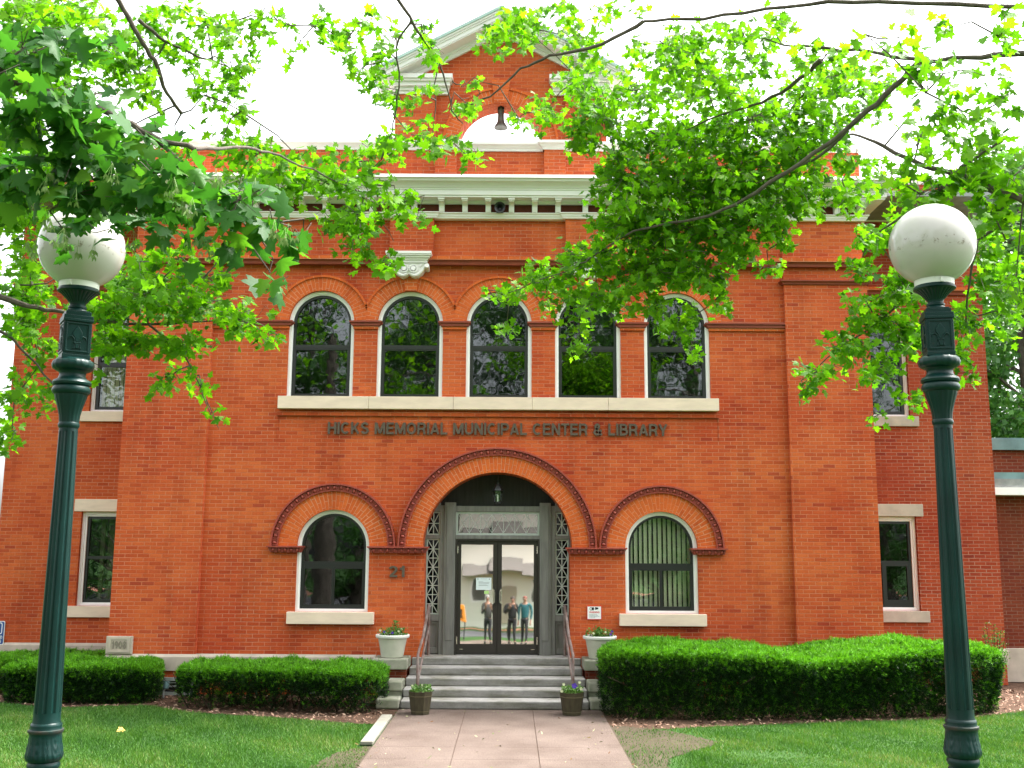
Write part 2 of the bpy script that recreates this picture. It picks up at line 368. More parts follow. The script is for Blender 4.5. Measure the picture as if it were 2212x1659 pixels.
    def build(s, name, m, parent=None, smooth=False, bev=0, fixn=True, origin=None):
        me = bpy.data.meshes.new(name)
        o3 = origin or (0, 0, 0)
        me.from_pydata([(a - o3[0], b_ - o3[1], c - o3[2]) for a, b_, c in s.v] if origin else s.v, [], s.f)
        if 'brick' in (m.name if m else ''):
            uvl = me.uv_layers.new(name='uv')
            for p in me.polygons:
                if p.index in s.uv:
                    for li, q in zip(p.loop_indices, s.uv[p.index]): uvl.data[li].uv = q
                else:
                    nz = abs(p.normal.z) > .75
                    for li in p.loop_indices:
                        v = me.vertices[me.loops[li].vertex_index].co
                        uvl.data[li].uv = (v.x, v.y) if nz else (v.x + v.y + 20, v.z)
        elif fixn:
            bm = bmesh.new(); bm.from_mesh(me); bmesh.ops.recalc_face_normals(bm, faces=bm.faces); bm.to_mesh(me); bm.free()
        if smooth:
            me.polygons.foreach_set('use_smooth', [True] * len(me.polygons))
            try: me.set_sharp_from_angle(angle=R(42))
            except Exception: pass
        me.materials.append(m); me.update()
        o = bpy.data.objects.new(name, me); COL.objects.link(o)
        if origin: o.location = o3
        if bev:
            md = o.modifiers.new('bevel', 'BEVEL'); md.width = bev; md.segments = 2; md.limit_method = 'ANGLE'; md.angle_limit = R(40)
        if parent is not None:
            o.parent = parent
            if origin: o.location = Vector(o3) - parent_loc(parent)
            else: o.location = -parent_loc(parent)
        return o

def parent_loc(p):
    l = Vector((0, 0, 0))
    while p is not None: l += p.location; p = p.parent
    return l

def tag(o, label=None, cat=None, group=None, kind=None):
    for k, v in (('label', label), ('category', cat), ('group', group), ('kind', kind)):
        if v: o[k] = v
    return o

def thing(name, loc, label, cat, group=None):
    o = bpy.data.objects.new(name, None); COL.objects.link(o); o.location = loc; o.empty_display_size = .2
    return tag(o, label, cat, group)

def fast_mesh(name, V, Fc, m, parent=None, rnd=None, smooth=False, k=3):
    """V (n,3), Fc (m,k) arrays"""
    me = bpy.data.meshes.new(name); V = np.ascontiguousarray(V, dtype=np.float32); Fc = np.ascontiguousarray(Fc, dtype=np.int32)
    me.vertices.add(len(V)); me.vertices.foreach_set('co', V.ravel())
    me.loops.add(Fc.size); me.loops.foreach_set('vertex_index', Fc.ravel())
    me.polygons.add(len(Fc)); me.polygons.foreach_set('loop_start', np.arange(0, Fc.size, k, dtype=np.int32))
    try: me.polygons.foreach_set('loop_total', np.full(len(Fc), k, dtype=np.int32))
    except Exception: pass
    if rnd is not None:
        at = me.attributes.new('rnd', 'FLOAT', 'FACE'); at.data.foreach_set('value', np.ascontiguousarray(rnd, dtype=np.float32))
    me.update(calc_edges=True); me.validate()
    if smooth: me.polygons.foreach_set('use_smooth', [True] * len(me.polygons))
    me.materials.append(m)
    o = bpy.data.objects.new(name, me); COL.objects.link(o)
    if parent is not None: o.parent = parent; o.location = -parent_loc(parent)
    return o

def text_mesh(name, body, x0, x1, z0, z1, y, depth, m, parent=None, bold=0.018, spacing=1.0):
    """raised lettering filling the rectangle on a wall facing -y"""
    cu = bpy.data.curves.new(name, 'FONT'); cu.body = body; cu.size = 1; cu.extrude = .05; cu.offset = bold; cu.space_character = spacing
    o = bpy.data.objects.new(name, cu); COL.objects.link(o)
    bpy.context.view_layer.update()
    me = bpy.data.meshes.new_from_object(o.evaluated_get(bpy.context.evaluated_depsgraph_get()))
    bpy.data.objects.remove(o)
    v = np.empty(len(me.vertices) * 3, dtype=np.float32); me.vertices.foreach_get('co', v); v = v.reshape(-1, 3)
    a, c = v.min(0), v.max(0)
    w = np.empty_like(v)
    w[:, 0] = x0 + (v[:, 0] - a[0]) / (c[0] - a[0]) * (x1 - x0)
    w[:, 2] = z0 + (v[:, 1] - a[1]) / (c[1] - a[1]) * (z1 - z0)
    w[:, 1] = y - (v[:, 2] - a[2]) / max(1e-6, c[2] - a[2]) * depth
    me.vertices.foreach_set('co', w.ravel()); me.update(); me.name = name
    me.materials.clear(); me.materials.append(m)
    o = bpy.data.objects.new(name, me); COL.objects.link(o)
    if parent is not None: o.parent = parent; o.location = -parent_loc(parent)
    return o

# hand built bold sans capitals: strokes in a box of height 1, (width, [polylines])
def _ar(cx, cz, rx, rz, a0, a1, n=10): return [(cx + rx * cos(R(a0 + (a1 - a0) * i / n)), cz + rz * sin(R(a0 + (a1 - a0) * i / n))) for i in range(n + 1)]
_t = .088
GLY = {
 'H': (.72, [[(.095, 0), (.095, 1)], [(.625, 0), (.625, 1)], [(.095, .52), (.625, .52)]]), 'I': (.19, [[(.095, 0), (.095, 1)]]),
 'C': (.76, [_ar(.39, .5, .295, .405, 48, 312, 18)]), 'K': (.74, [[(.095, 0), (.095, 1)], [(.14, .36), (.60, .97)], [(.30, .56), (.635, .04)]]),
 'S': (.68, [_ar(.335, .70, .235, .205, 20, 180, 9) + [(.15, .57), (.50, .44)] + _ar(.335, .30, .245, .205, 0, -165, 9)]),
 'M': (.88, [[(.095, 0), (.095, .98)], [(.785, 0), (.785, .98)], [(.14, .93), (.44, .08)], [(.74, .93), (.44, .08)]]),
 'E': (.64, [[(.095, 0), (.095, 1)], [(.1, .905), (.62, .905)], [(.1, .52), (.58, .52)], [(.1, .095), (.63, .095)]]),
 'O': (.80, [_ar(.40, .5, .305, .405, 0, 360, 24)]), 'R': (.73, [[(.095, 0), (.095, 1)], [(.1, .905), (.42, .905)] + _ar(.42, .685, .2, .22, 90, -90, 8) + [(.1, .465)], [(.44, .46), (.56, .36), (.61, .0)]]),
 'A': (.76, [[(.085, .01), (.38, .95)], [(.675, .01), (.38, .95)], [(.20, .29), (.56, .29)]]), 'L': (.58, [[(.095, 0), (.095, 1)], [(.1, .095), (.57, .095)]]),
 'U': (.72, [[(.095, 1), (.095, .36)] + _ar(.36, .36, .265, .265, 180, 360, 12) + [(.625, 1)]]), 'N': (.72, [[(.095, 0), (.095, 1)], [(.625, 0), (.625, 1)], [(.13, .94), (.59, .06)]]),
 'P': (.68, [[(.095, 0), (.095, 1)], [(.1, .905), (.40, .905)] + _ar(.40, .675, .2, .23, 90, -90, 8) + [(.1, .445)]]), 'T': (.66, [[(.33, 0), (.33, .9)], [(0, .905), (.66, .905)]]),
 'B': (.70, [[(.095, 0), (.095, 1)], [(.1, .905), (.38, .905)] + _ar(.38, .715, .175, .19, 90, -90, 8) + [(.1, .525)], [(.3, .52), (.40, .52)] + _ar(.40, .3075, .205, .2125, 90, -90, 8) + [(.1, .095)]]),
 'Y': (.70, [[(.35, 0), (.35, .42)], [(.07, .99), (.35, .40)], [(.63, .99), (.35, .40)]]),
 '&': (.78, [[(.70, .02), (.22, .64)] + _ar(.33, .76, .15, .16, 200, -20, 9) + [(.42, .62), (.22, .50)] + _ar(.31, .27, .215, .19, 130, 330, 9) + [(.66, .46)]]),
 ' ': (.30, []), '2': (.62, [_ar(.31, .69, .215, .215, 170, -20, 10) + [(.44, .46), (.13, .10)], [(.08, .09), (.60, .09)]]), '1': (.44, [[(.31, 0), (.31, 1)], [(.08, .72), (.26, .76), (.31, .92)]]),
 '9': (.60, [_ar(.30, .68, .2, .225, 0, 360, 18), [(.5, .70), (.46, .36), (.30, .05)]]), '0': (.62, [_ar(.31, .5, .22, .42, 0, 360, 20)]), '8': (.60, [_ar(.30, .73, .165, .18, 0, 360, 16), _ar(.30, .29, .205, .215, 0, 360, 16)])}
def letters(name, body, x0, x1, z0, z1, y, depth, m, parent=None, gap=.075, t=_t):
    tot = sum(GLY[c][0] + gap for c in body) - gap; sx = (x1 - x0) / tot; sz = z1 - z0; mb = MB(); cx = 0; q = 0
    for ch in body:
        w, strokes = GLY[ch]
        for st in strokes:
            P = [np.array(p, float) for p in st]; P = [p for i, p in enumerate(P) if i == 0 or np.linalg.norm(p - P[i - 1]) > 1e-4]; n = len(P); cl = np.linalg.norm(P[0] - P[-1]) < 1e-6; lo, hi = [], []
            for i in range(n):
                a = P[i - 1] if i else (P[-2] if cl else None); c = P[i + 1] if i < n - 1 else (P[1] if cl else None)
                ds = [(v / np.linalg.norm(v)) for v in ([P[i] - a] if a is not None else []) + ([c - P[i]] if c is not None else [])]
                ns = [np.array([-d[1], d[0]]) for d in ds]; o = ns[0] if len(ns) == 1 else (ns[0] + ns[1]) / max(.45, 1 + ns[0] @ ns[1])
                lo.append(P[i] - o * t); hi.append(P[i] + o * t)
            q = (q + 1) % 5
            f = lambda p: (x0 + (cx + p[0]) * sx, z0 + min(max(p[1], 0), 1) * sz)
            mb.band([f(p) for p in hi], [f(p) for p in lo], y - depth - q * .0004, y)
        cx += w + gap
    return mb.build(name, m, parent)

def arc(cx, cz, r, n=32, a0=PI, a1=0.0):
    return [(cx + r * cos(a0 + (a1 - a0) * i / n), cz + r * sin(a0 + (a1 - a0) * i / n)) for i in range(n + 1)]

def archpoly(cx, hw, zs, zb, n=32):
    """closed outline of an arched opening, anticlockwise seen from the front"""
    return [(cx + hw, zb)] + arc(cx, zs, hw, n, 0, PI) + [(cx - hw, zb)]

def wall_with_holes(mb, outer, holes, y, depth):
    loops = [outer] + holes
    vecs = [[Vector((x, z, 0)) for x, z in l] for l in loops]
    flat = [p for l in loops for p in l]
    tri = tessellate_polygon(vecs)
    fs = []
    for t in tri:
        a = [flat[k] for k in t]
        s = (a[1][0] - a[0][0]) * (a[2][1] - a[0][1]) - (a[2][0] - a[0][0]) * (a[1][1] - a[0][1])
        if abs(s) < 1e-9: continue
        fs.append(tuple(t) if s > 0 else tuple(t[::-1]))
    mb.add([(x, y, z) for x, z in flat], fs)
    for h in holes:
        n = len(h); vs = [(x, y, z) for x, z in h] + [(x, y + depth, z) for x, z in h]
        f2 = []; us = []; acc = 0
        for i in range(n):
            j = (i + 1) % n
            L = math.hypot(h[j][0] - h[i][0], h[j][1] - h[i][1])
            f2.append((i, j, n + j, n + i)); us.append([(0, acc), (0, acc + L), (depth, acc + L), (depth, acc)]); acc += L
        mb.add(vs, f2, us)

def rect(x0, x1, z0, z1): return [(x1, z0), (x1, z1), (x0, z1), (x0, z0)]

# ================================================================== BUILDING
B = thing('municipal_building', (0, 0, 0), 'two storey orange brick municipal building with arched windows and belfry gable', 'building')
ZS2, ZB2 = 6.50, 5.14            # upper windows: spring line, foot
ZS1, ZB1 = 2.51, 1.39            # lower windows
XU = [-3.205, -1.602, 0.0, 1.602, 3.205]; HU = 0.59
XL = [-2.865, 2.865]; HL = 0.632
RE = 1.305                        # entrance radius
# --- central wall
mb = MB()
holes = [archpoly(x, HU, ZS2, ZB2) for x in XU] + [archpoly(x, HL, ZS1, ZB1) for x in XL]
ent = [(-1.27, 0.0), (-1.27, 2.42), (-RE, 2.42)] + arc(0, ZS1, RE, 40) + [(RE, 2.42), (1.27, 2.42), (1.27, 0.0)]
outer = [(-5.15, 0)] + ent + [(5.15, 0), (5.15, 9.2), (-5.15, 9.2)]
wall_with_holes(mb, outer, holes, 0.10, 0.26)
# entrance reveal
n = len(ent); acc = 0; vs = [(x, .10, z) for x, z in ent] + [(x, .66, z) for x, z in ent]; fs = []; us = []
for i in range(n - 1):
    L = math.hypot(ent[i + 1][0] - ent[i][0], ent[i + 1][1] - ent[i][1])
    fs.append((i + 1, i, n + i, n + i + 1)); us.append([(0, acc + L), (0, acc), (.56, acc), (.56, acc + L)]); acc += L
mb.add(vs, fs, us)
mb.build('wall', M_BRICK, B)
# --- corner pilasters (solid corner blocks running back to the wings)
for s in (-1, 1):
    mb = MB(); mb.box(s * 5.15, s * 6.65, 0, 2.4, 0, 7.30); mb.box(s * 5.15, s * 6.62, 0.045, 2.4, 7.30, 9.2)
    mb.build('pilaster', M_BRICK, B)
    mb = MB(); mb.sweep([(s * 5.15, .1), (s * 5.15, 0), (s * 6.65, 0), (s * 6.65, 2.0)] if s > 0 else [(-6.65, 2.0), (-6.65, 0), (-5.15, 0), (-5.15, .1)],
                        [(-.02, 7.235), (.03, 7.235), (.035, 7.26), (.075, 7.285), (.075, 7.305), (-.02, 7.305)])
    mb.build('pilaster_cap', M_BROWN, B)
# --- wings
for s in (-1, 1):
    cx = s * 7.45
    lo = [(-x if s < 0 else x) for x in (6.65, 9.65)]
    mb = MB()
    wall_with_holes(mb, rect(min(lo), max(lo), 0, 9.87)[::1], [archpoly(cx, HL, ZS2, 5.105), rect(cx - HL, cx + HL, 1.36, 3.15)], 2.0, .28)
    x = s * 9.65
    vs = [(x, 2, 0), (x, 14, 0), (x, 14, 9.87), (x, 2, 9.87)]
    mb.add(vs, [(0, 1, 2, 3) if s > 0 else (3, 2, 1, 0)])
    mb.add([(x, 2, 9.87), (x, 14, 9.87), (s * 9.4, 14, 9.87), (s * 9.4, 2.25, 9.87), (s * 6.6, 2.25, 9.87), (s * 6.6, 2, 9.87)], [(0, 1, 2, 3), (0, 3, 4, 5)])
    mb.add([(s * 9.4, 2.25, 9.2), (s * 9.4, 14, 9.2), (s * 9.4, 14, 9.87), (s * 9.4, 2.25, 9.87)], [(0, 1, 2, 3)])
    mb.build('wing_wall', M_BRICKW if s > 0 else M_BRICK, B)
mb = MB(); mb.box(-9.64, 9.64, 13.7, 14, 0, 9.6); mb.build('rear_wall', M_BRICK, B)
mb = MB(); mb.box(-9.6, 9.6, .5, 13.9, 9.1, 9.2); mb.build('roof', M_METAL, B)
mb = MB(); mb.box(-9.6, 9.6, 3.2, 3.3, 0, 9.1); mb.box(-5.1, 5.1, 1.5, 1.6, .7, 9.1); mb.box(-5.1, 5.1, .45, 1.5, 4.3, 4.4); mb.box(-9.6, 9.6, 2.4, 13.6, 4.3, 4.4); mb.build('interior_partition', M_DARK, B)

# --- brick arch rings, keystones and egg-and-dart hoods
def ring(cx, cz, r0, r1, y0, y1, clip=None, name='brick_arch', cut=0.0):
    n = 36; inn = arc(cx, cz, r0, n); out = []; uvs = []
    a0 = 0.0
    for i in range(n + 1):
        a = PI - PI * i / n; q = r1
        if clip and abs(cos(a)) > 1e-6: q = min(r1, clip / abs(cos(a)))
        out.append((cx + q * cos(a), cz + q * sin(a))); uvs.append(((.05 + 0, a * (r0 + r1) / 2 + cx * 3.1), (.05 + q - r0, a * (r0 + r1) / 2 + cx * 3.1)))
    mb = MB(); mb.band(inn, out, y0, y1, uvf=lambda i: uvs[i])
    return mb.build(name, M_RING, B)

def egg_strip(mb, path, wid, y, up_out=True):
    """egg and dart ornament along an x,z path; wid is the band width"""
    pts = [np.array(p) for p in path]; seg = [np.linalg.norm(pts[i + 1] - pts[i]) for i in range(len(pts) - 1)]; tot = sum(seg)
    k = max(2, round(tot / .118)); acc = [0]
    for q in seg: acc.append(acc[-1] + q)
    def at(d):
        d = min(max(d, 0), tot - 1e-6)
        i = max(j for j in range(len(seg)) if acc[j] <= d + 1e-9)
        t = (d - acc[i]) / seg[i]; p = pts[i] * (1 - t) + pts[i + 1] * t; dr = (pts[i + 1] - pts[i]) / seg[i]
        return p, dr
    for j in range(k):
        p, dr = at((j + .5) * tot / k); ang = math.atan2(dr[1], dr[0])
        nrm = np.array([-dr[1], dr[0]])
        # egg
        vs = []; fs = []; n, m = 8, 4
        for i in range(m + 1):
            e = PI / 2 * i / m
            for q in range(n):
                t = 2 * PI * q / n; a, b_ = .030 * cos(e) * cos(t), .043 * cos(e) * sin(t)
                w = p + dr * a + nrm * b_; vs.append((w[0], y - .032 * sin(e), w[1]))
        for i in range(m):
            for q in range(n): fs.append((i * n + q, i * n + (q + 1) % n, (i + 1) * n + (q + 1) % n, (i + 1) * n + q))
        mb.add(vs, fs)
        # rim and dart bars
        for off, hw_, hh, dp in ((.040, .006, .045, .026), (-.040, .006, .045, .026), (tot / k / 2, .006, .045, .020)):
            c = p + dr * off; vs = []
            for yy, s_ in ((y, 1.0), (y - dp, .5)):
                for a, b_ in ((-hw_, -hh), (hw_, -hh), (hw_, hh), (-hw_, hh)):
                    w = c + dr * a * (1 if yy == y else .8) + nrm * b_; vs.append((w[0], yy, w[1]))
            mb.add(vs, [(4, 5, 6, 7), (0, 1, 5, 4), (1, 2, 6, 5), (2, 3, 7, 6), (3, 0, 4, 7)])

for cx in XU:
    ring(cx, ZS2, HU, .835, .075, .2, .8022)
    n = 36  # thin projecting label over each arch, stopping where neighbours meet
    inn = []; out = []
    for i in range(n + 1):
        a = PI - PI * i / n
        if abs(cos(a)) * .845 < .800: inn.append((cx + .835 * cos(a), ZS2 + .835 * sin(a))); out.append((cx + .875 * cos(a), ZS2 + .875 * sin(a)))
    mb = MB(); mb.band(inn, out, .045, .12, uvf=lambda i: ((.1 * i, 0.01), (.1 * i, .05))); mb.build('arch_label', M_RING, B)
for s in (-1, 1):
    mb = MB(); x = s * 1.602
    mb.prism([(x - .10, 7.085), (x + .10, 7.085), (x + .135, 7.40), (x - .135, 7.40)], .015, .14); mb.build('keystone', M_RING, B)
for cx, r0, r1, r2 in ((XL[0], HL, .955, 1.09), (XL[1], HL, .955, 1.09), (0.0, RE, 1.60, 1.735)):
    ring(cx, ZS1, r0, r1, .07, .25)
    mb = MB()
    mb.band(arc(cx, ZS1, r2 - .028, 48), arc(cx, ZS1, r2, 48), -.005, .12)
    mb.band(arc(cx, ZS1, r1, 48), arc(cx, ZS1, r1 + .02, 48), .03, .12)
    mb.band(arc(cx, ZS1, r1 + .018, 48), arc(cx, ZS1, r2 - .026, 48), .045, .12)
    egg_strip(mb, arc(cx, ZS1, (r1 + r2) / 2 - .004, 80), .1, .045)
    mb.build('egg_and_dart_hood', M_TERRA, B, smooth=True)
for x0, x1 in ((-4.005, -3.37), (-2.26, -1.19), (1.19, 2.26), (3.37, 4.005)):
    mb = MB()
    mb.prism([(x0, 2.485), (x1, 2.485), (x1, 2.512), (x0, 2.512)], -.03, .2)
    mb.prism([(x0 + .06, 2.40), (x1 - .06, 2.40), (x1 - .015, 2.485), (x0 + .015, 2.485)], .035, .2)
    egg_strip(mb, [(x0 + .05, 2.443), (x1 - .05, 2.443)], .08, .035)
    mb.build('impost', M_TERRA, B, smooth=True)

# --- windows
def arch_window(cx, hw, zs, zb, kind, y=0.17, gl=None):
    gl = gl or M_GLASS
    fr = MB(); inn = [(cx - hw + .065, zb)] + arc(cx, zs, hw - .065, 28) + [(cx + hw - .065, zb)]
    outr = [(cx - hw - .004, zb)] + arc(cx, zs, hw + .004, 28) + [(cx + hw + .004, zb)]
    fr.band(inn, outr, y, y + .10)
    i2 = [(cx - hw + .045, zb)] + arc(cx, zs, hw - .045, 28) + [(cx + hw - .045, zb)]
    fr.band(i2, outr, y - .022, y + .02)
    if kind != 'upper': fr.box(cx - hw, cx + hw, y - .02, y + .1, zb, zb + .045)
    w = fr.build('window', M_WHITE, B, smooth=True)
    k = hw - .063; zz = zb + (.045 if kind != 'upper' else .005)
    zr = {'upper': 6.075, 'lower': 2.21, 'wing': 6.075}[kind]
    sa = MB()
    sa.band([(cx - k + .045, zz + .01)] + arc(cx, zs, k - .045, 28) + [(cx + k - .045, zz + .01)], [(cx - k, zz)] + arc(cx, zs, k, 28) + [(cx + k, zz)], y + .03, y + .09)
    sa.box(cx - k + .04, cx + k - .04, y + .025, y + .088, zr - .035, zr + .035)
    sa.box(cx - k + .04, cx + k - .04, y + .028, y + .087, zz, zz + .07)
    sa.box(cx - k + .04, cx + k - .04, y + .032, y + .086, zr - .06, zr - .034)
    sa.box(cx - k + .004, cx - k + .062, y + .02, y + .07, zz + .001, zr); sa.box(cx + k - .062, cx + k - .004, y + .02, y + .07, zz + .001, zr)
    if kind == 'lower':
        sa.box(cx - .025, cx + .025, y + .026, y + .085, zz + .06, zr - .05)
        sa.box(cx - k + .04, cx + k - .04, y + .027, y + .084, zr - .09, zr - .03)
    sa.build('sash', M_BLACK, w)
    g = MB(); g.prism([(cx + k - .02, zr)] + arc(cx, zs, k - .02, 28, 0, PI) + [(cx - k + .02, zr)], y + .066, y + .07); g.build('pane', gl, w)
    g = MB(); g.box(cx - k + .03, cx + k - .03, y + .055, y + .059, zz + .03, zr); g.build('pane', gl, w)
    return w

def blinds(w, x0, x1, z0, z1, y, step=.085):
    mb = MB(); x = x0
    while x < x1:
        a = R(random.uniform(25, 50)); mb.add([(x - .037 * cos(a), y - .037 * sin(a), z0), (x + .037 * cos(a), y + .037 * sin(a), z0), (x + .037 * cos(a), y + .037 * sin(a), z1), (x - .037 * cos(a), y - .037 * sin(a), z1)], [(0, 1, 2, 3)])
        x += step
    mb.build('blind', M_BLIND, w)

for cx in XU: arch_window(cx, HU, ZS2, ZB2, 'upper')
wL = arch_window(XL[0], HL, ZS1, ZB1, 'lower')
wR = arch_window(XL[1], HL, ZS1, ZB1, 'lower', gl=M_GLASSB)
blinds(wR, XL[1] - .5, XL[1] + .52, 1.5, 3.05, .36)
for s in (-1, 1):
    w = arch_window(s * 7.45, HL, ZS2, 5.105, 'wing', y=2.10, gl=M_GLASSB if s < 0 else M_GLASS)
    if s < 0: blinds(w, -7.95, -6.9, 5.2, 6.9, 2.36)
    # lower square headed wing window
    cx = s * 7.45; y = 2.10; fr = MB(); o = rect(cx - HL - .004, cx + HL + .004, 1.36, 3.154)
    fr.band(rect(cx - HL + .085, cx + HL - .085, 1.42, 3.06), o, y, y + .1, True); fr.band(rect(cx - HL + .05, cx + HL - .05, 1.40, 3.09), o, y - .02, y + .02, True)
    w = fr.build('window', M_WHITE, B)
    k = HL - .082; sa = MB()
    sa.band(rect(cx - k + .05, cx + k - .05, 1.48, 3.01), rect(cx - k, cx + k, 1.415, 3.062), y + .03, y + .09, True)
    sa.box(cx - k + .04, cx + k - .04, y + .025, y + .088, 2.245, 2.30)
    if s > 0: sa.box(cx - .03, cx + .03, y + .026, y + .085, 1.47, 2.25); sa.band(rect(cx + .05, cx + k - .1, 1.56, 2.2), rect(cx + .02, cx + k - .045, 1.48, 2.25), y + .027, y + .08, True)
    sa.build('sash', M_BLACK, w)
    g = MB(); g.box(cx - k + .03, cx + k - .03, y + .066, y + .07, 2.27, 3.03); g.build('pane', M_GLASSB if s < 0 else M_GLASS, w)
    g = MB(); g.box(cx - k + .03, cx + k - .03, y + .055, y + .059, 1.46, 2.27); g.build('pane', M_GLASSB if s < 0 else M_GLASS, w)
    if s < 0:
        mb = MB(); mb.box(-7.83, -7.75, 2.4, 2.45, 1.2, 3.2); mb.box(-7.72, -7.0, 2.5, 2.53, 1.2, 3.2); mb.build('curtain', simple('dim_green_curtain', (.07, .085, .04), .9), w)
# dark lintel arches of the wing upper windows and string strips
for s in (-1, 1):
    ring(s * 7.45, ZS2, HL, .88, 1.975, 2.1, .88)

# --- stone sills and lintels
mb = MB()
xs = [-3.915, -2.30, -.80, .55 + .05, 1.95, 3.915]
for a, c in zip(xs[:-1], xs[1:]): mb.box(a + .002, c - .002, -.035, .30, 4.917, 5.14)
mb.build('long_sill', M_STONE, B, bev=.006)
for x in XL:
    mb = MB(); mb.box(x - .75, x + .75, -.01, .30, 1.185, 1.389); mb.build('window_sill', M_STONE, B, bev=.008)
for s in (-1, 1):
    m_ = M_STONE if s < 0 else M_STONE2
    cx = s * 7.45
    for z0, z1, nm, e in ((4.905, 5.104, 'window_sill', .78), (1.15, 1.359, 'window_sill', .78), (3.152, 3.39, 'window_lintel', .775)):
        mb = MB(); mb.box(cx - e, cx + e, 1.945 if 'sill' in nm else 1.985, 2.3, z0, z1); mb.build(nm, m_, B, bev=.008)
# --- horizontal mouldings
mb = MB(); mb.box(-3.93, 3.93, .05, .2, 4.80, 4.872); mb.build('brick_ledge', M_BRICK, B)
mb = MB(); mb.box(-3.93, -3.915, .085, .2, 4.40, 4.80); mb.build('panel_edge', M_BRICK, B); mb = MB(); mb.box(3.915, 3.93, .085, .2, 4.40, 4.80); mb.build('panel_edge', M_BRICK, B)
FP = [(-6.65, 2.0), (-6.65, 0), (-5.15, 0), (-5.15, .1)]
for x0, x1 in [(-5.149, -3.205 - HU + .02)] + [(XU[i] + HU - .02, XU[i + 1] - HU + .02) for i in range(4)] + [(3.205 + HU - .02, 5.149)]:
    e0, e1 = (0 if x0 < -5 else .06), (0 if x1 > 5 else .06)
    mb = MB()
    mb.prism([(x0 - e0, 6.495), (x1 + e1, 6.495), (x1 + e1, 6.525), (x0 - e0, 6.525)], .0, .2)
    mb.prism([(x0 - e0 * .2, 6.44), (x1 + e1 * .2, 6.44), (x1 + e1 * .9, 6.495), (x0 - e0 * .9, 6.495)], .03, .2)
    mb.build('spring_band', M_BROWN, B)
    mb = MB(); mb.box(x0 + (0 if x0 < -5 else .012), x1 - (0 if x1 > 5 else .012), .06, .2, 6.385, 6.438); mb.build('brick_band', M_RING, B)
for nm, m_, pr in (('string_course', M_BROWN, [(-.05, 7.555), (.045, 7.555), (.055, 7.60), (.085, 7.632), (-.05, 7.632)]), ('string_brick', M_RING, [(-.05, 7.634), (.10, 7.634), (.10, 7.70), (-.05, 7.72)])):
    mb = MB(); mb.sweep([(-9.65, 13.9), (-9.65, 2), (-6.65, 2.0), (-6.65, 0), (6.65, 0), (6.65, 2.0), (9.65, 2), (9.65, 13.9)], pr); mb.build(nm, m_, B)  # lower moulding's dark terracotta colour stands for the shadow on it
# backing behind the string where the wall is set back
# water table
WT = [(-.05, .40), (.035, .40), (.035, .625), (.0, .672), (-.05, .672)]
mb = MB()
for p in ([(-9.65, 13.9), (-9.65, 2), (-6.65, 2), (-6.65, 0), (-5.15, 0), (-5.15, .1), (-2.07, .1)], [(2.07, .1), (5.15, .1), (5.15, 0), (6.65, 0), (6.65, 2), (9.65, 2), (9.65, 13.9)]): mb = MB(); mb.sweep(p, WT); mb.build('water_table', M_STONE2, B)
# cornerstone 1908
mb = MB(); mb.box(-6.665, -6.215, -.045, .12, .674, .968); cs = mb.build('cornerstone', M_STONE2, B, bev=.006)
mb = MB(); mb.band(rect(-6.58, -6.30, .735, .912), rect(-6.62, -6.26, .70, .945), -.056, -.04, True); mb.build('border', M_STONE2, cs)
letters('numerals', '1908', -6.565, -6.315, .760, .888, -.043, .014, simple('shadowed_stone', (.22, .19, .15), .9), cs, .12, .085)
# frieze strips over the second and fourth windows, with carved consoles
for s in (-1, 1):
    x = s * 1.60
    mb = MB(); mb.box(x - .40, x + .40, -.03, .2, 7.70, 8.44); mb.build('frieze_pilaster', M_BRICK, B)
    x += s * .0 - .03 * (s < 0)
    mb = MB()
    mb.prism([(x - .41, 7.70), (x + .41, 7.70), (x + .41, 7.745), (x - .41, 7.745)], -.27, .1)
    for i, (q, z, z2, yy) in enumerate(((.40, 7.675, 7.70, -.255), (.375, 7.64, 7.676, -.225), (.345, 7.605, 7.641, -.19), (.33, 7.56, 7.606, -.165))): mb.box(x - q, x + q, yy, .1, z, z2)
    prof = [(-.33, 7.56), (-.34, 7.50), (-.29, 7.47), (-.24, 7.39), (-.17, 7.325), (-.10, 7.30), (-.035, 7.325), (0, 7.36), (.035, 7.325), (.10, 7.30), (.17, 7.325), (.24, 7.39), (.29, 7.47), (.34, 7.50), (.33, 7.56)]
    mb.prism([(x + a, z) for a, z in prof], -.13, .1)
    for t in (-1, 1):
        cxx, czz = x + t * .083, 7.452
        for r0, r1, y0 in ((.058, .080, -.165), (.0, .043, -.185)):
            c0 = [(cxx + max(r0, .001) * cos(2 * PI * i / 20), czz + max(r0, .001) * sin(2 * PI * i / 20)) for i in range(20)]
            c1 = [(cxx + r1 * cos(2 * PI * i / 20), czz + r1 * sin(2 * PI * i / 20)) for i in range(20)]
            mb.band(c0, c1, y0, -.12, True)
        # curling outer scroll, roll end
        pth = [(t * .03, 7.36), (t * .10, 7.325), (t * .17, 7.345), (t * .23, 7.405), (t * .275, 7.475), (t * .31, 7.52)]
        mb.tube([(x + a, -.135, z) for a, z in pth], [.02, .026, .028, .026, .022, .02], 6)
        mb.tube([(x + t * .33, -.19, 7.50), (x + t * .33, .05, 7.47)], [.04, .036], 10)
        mb.prism([(x + t * .19, 7.545), (x + t * .27, 7.545), (x + t * .20, 7.48)], -.15, -.12)
    mb.build('console', M_TRIM, B, smooth=True)
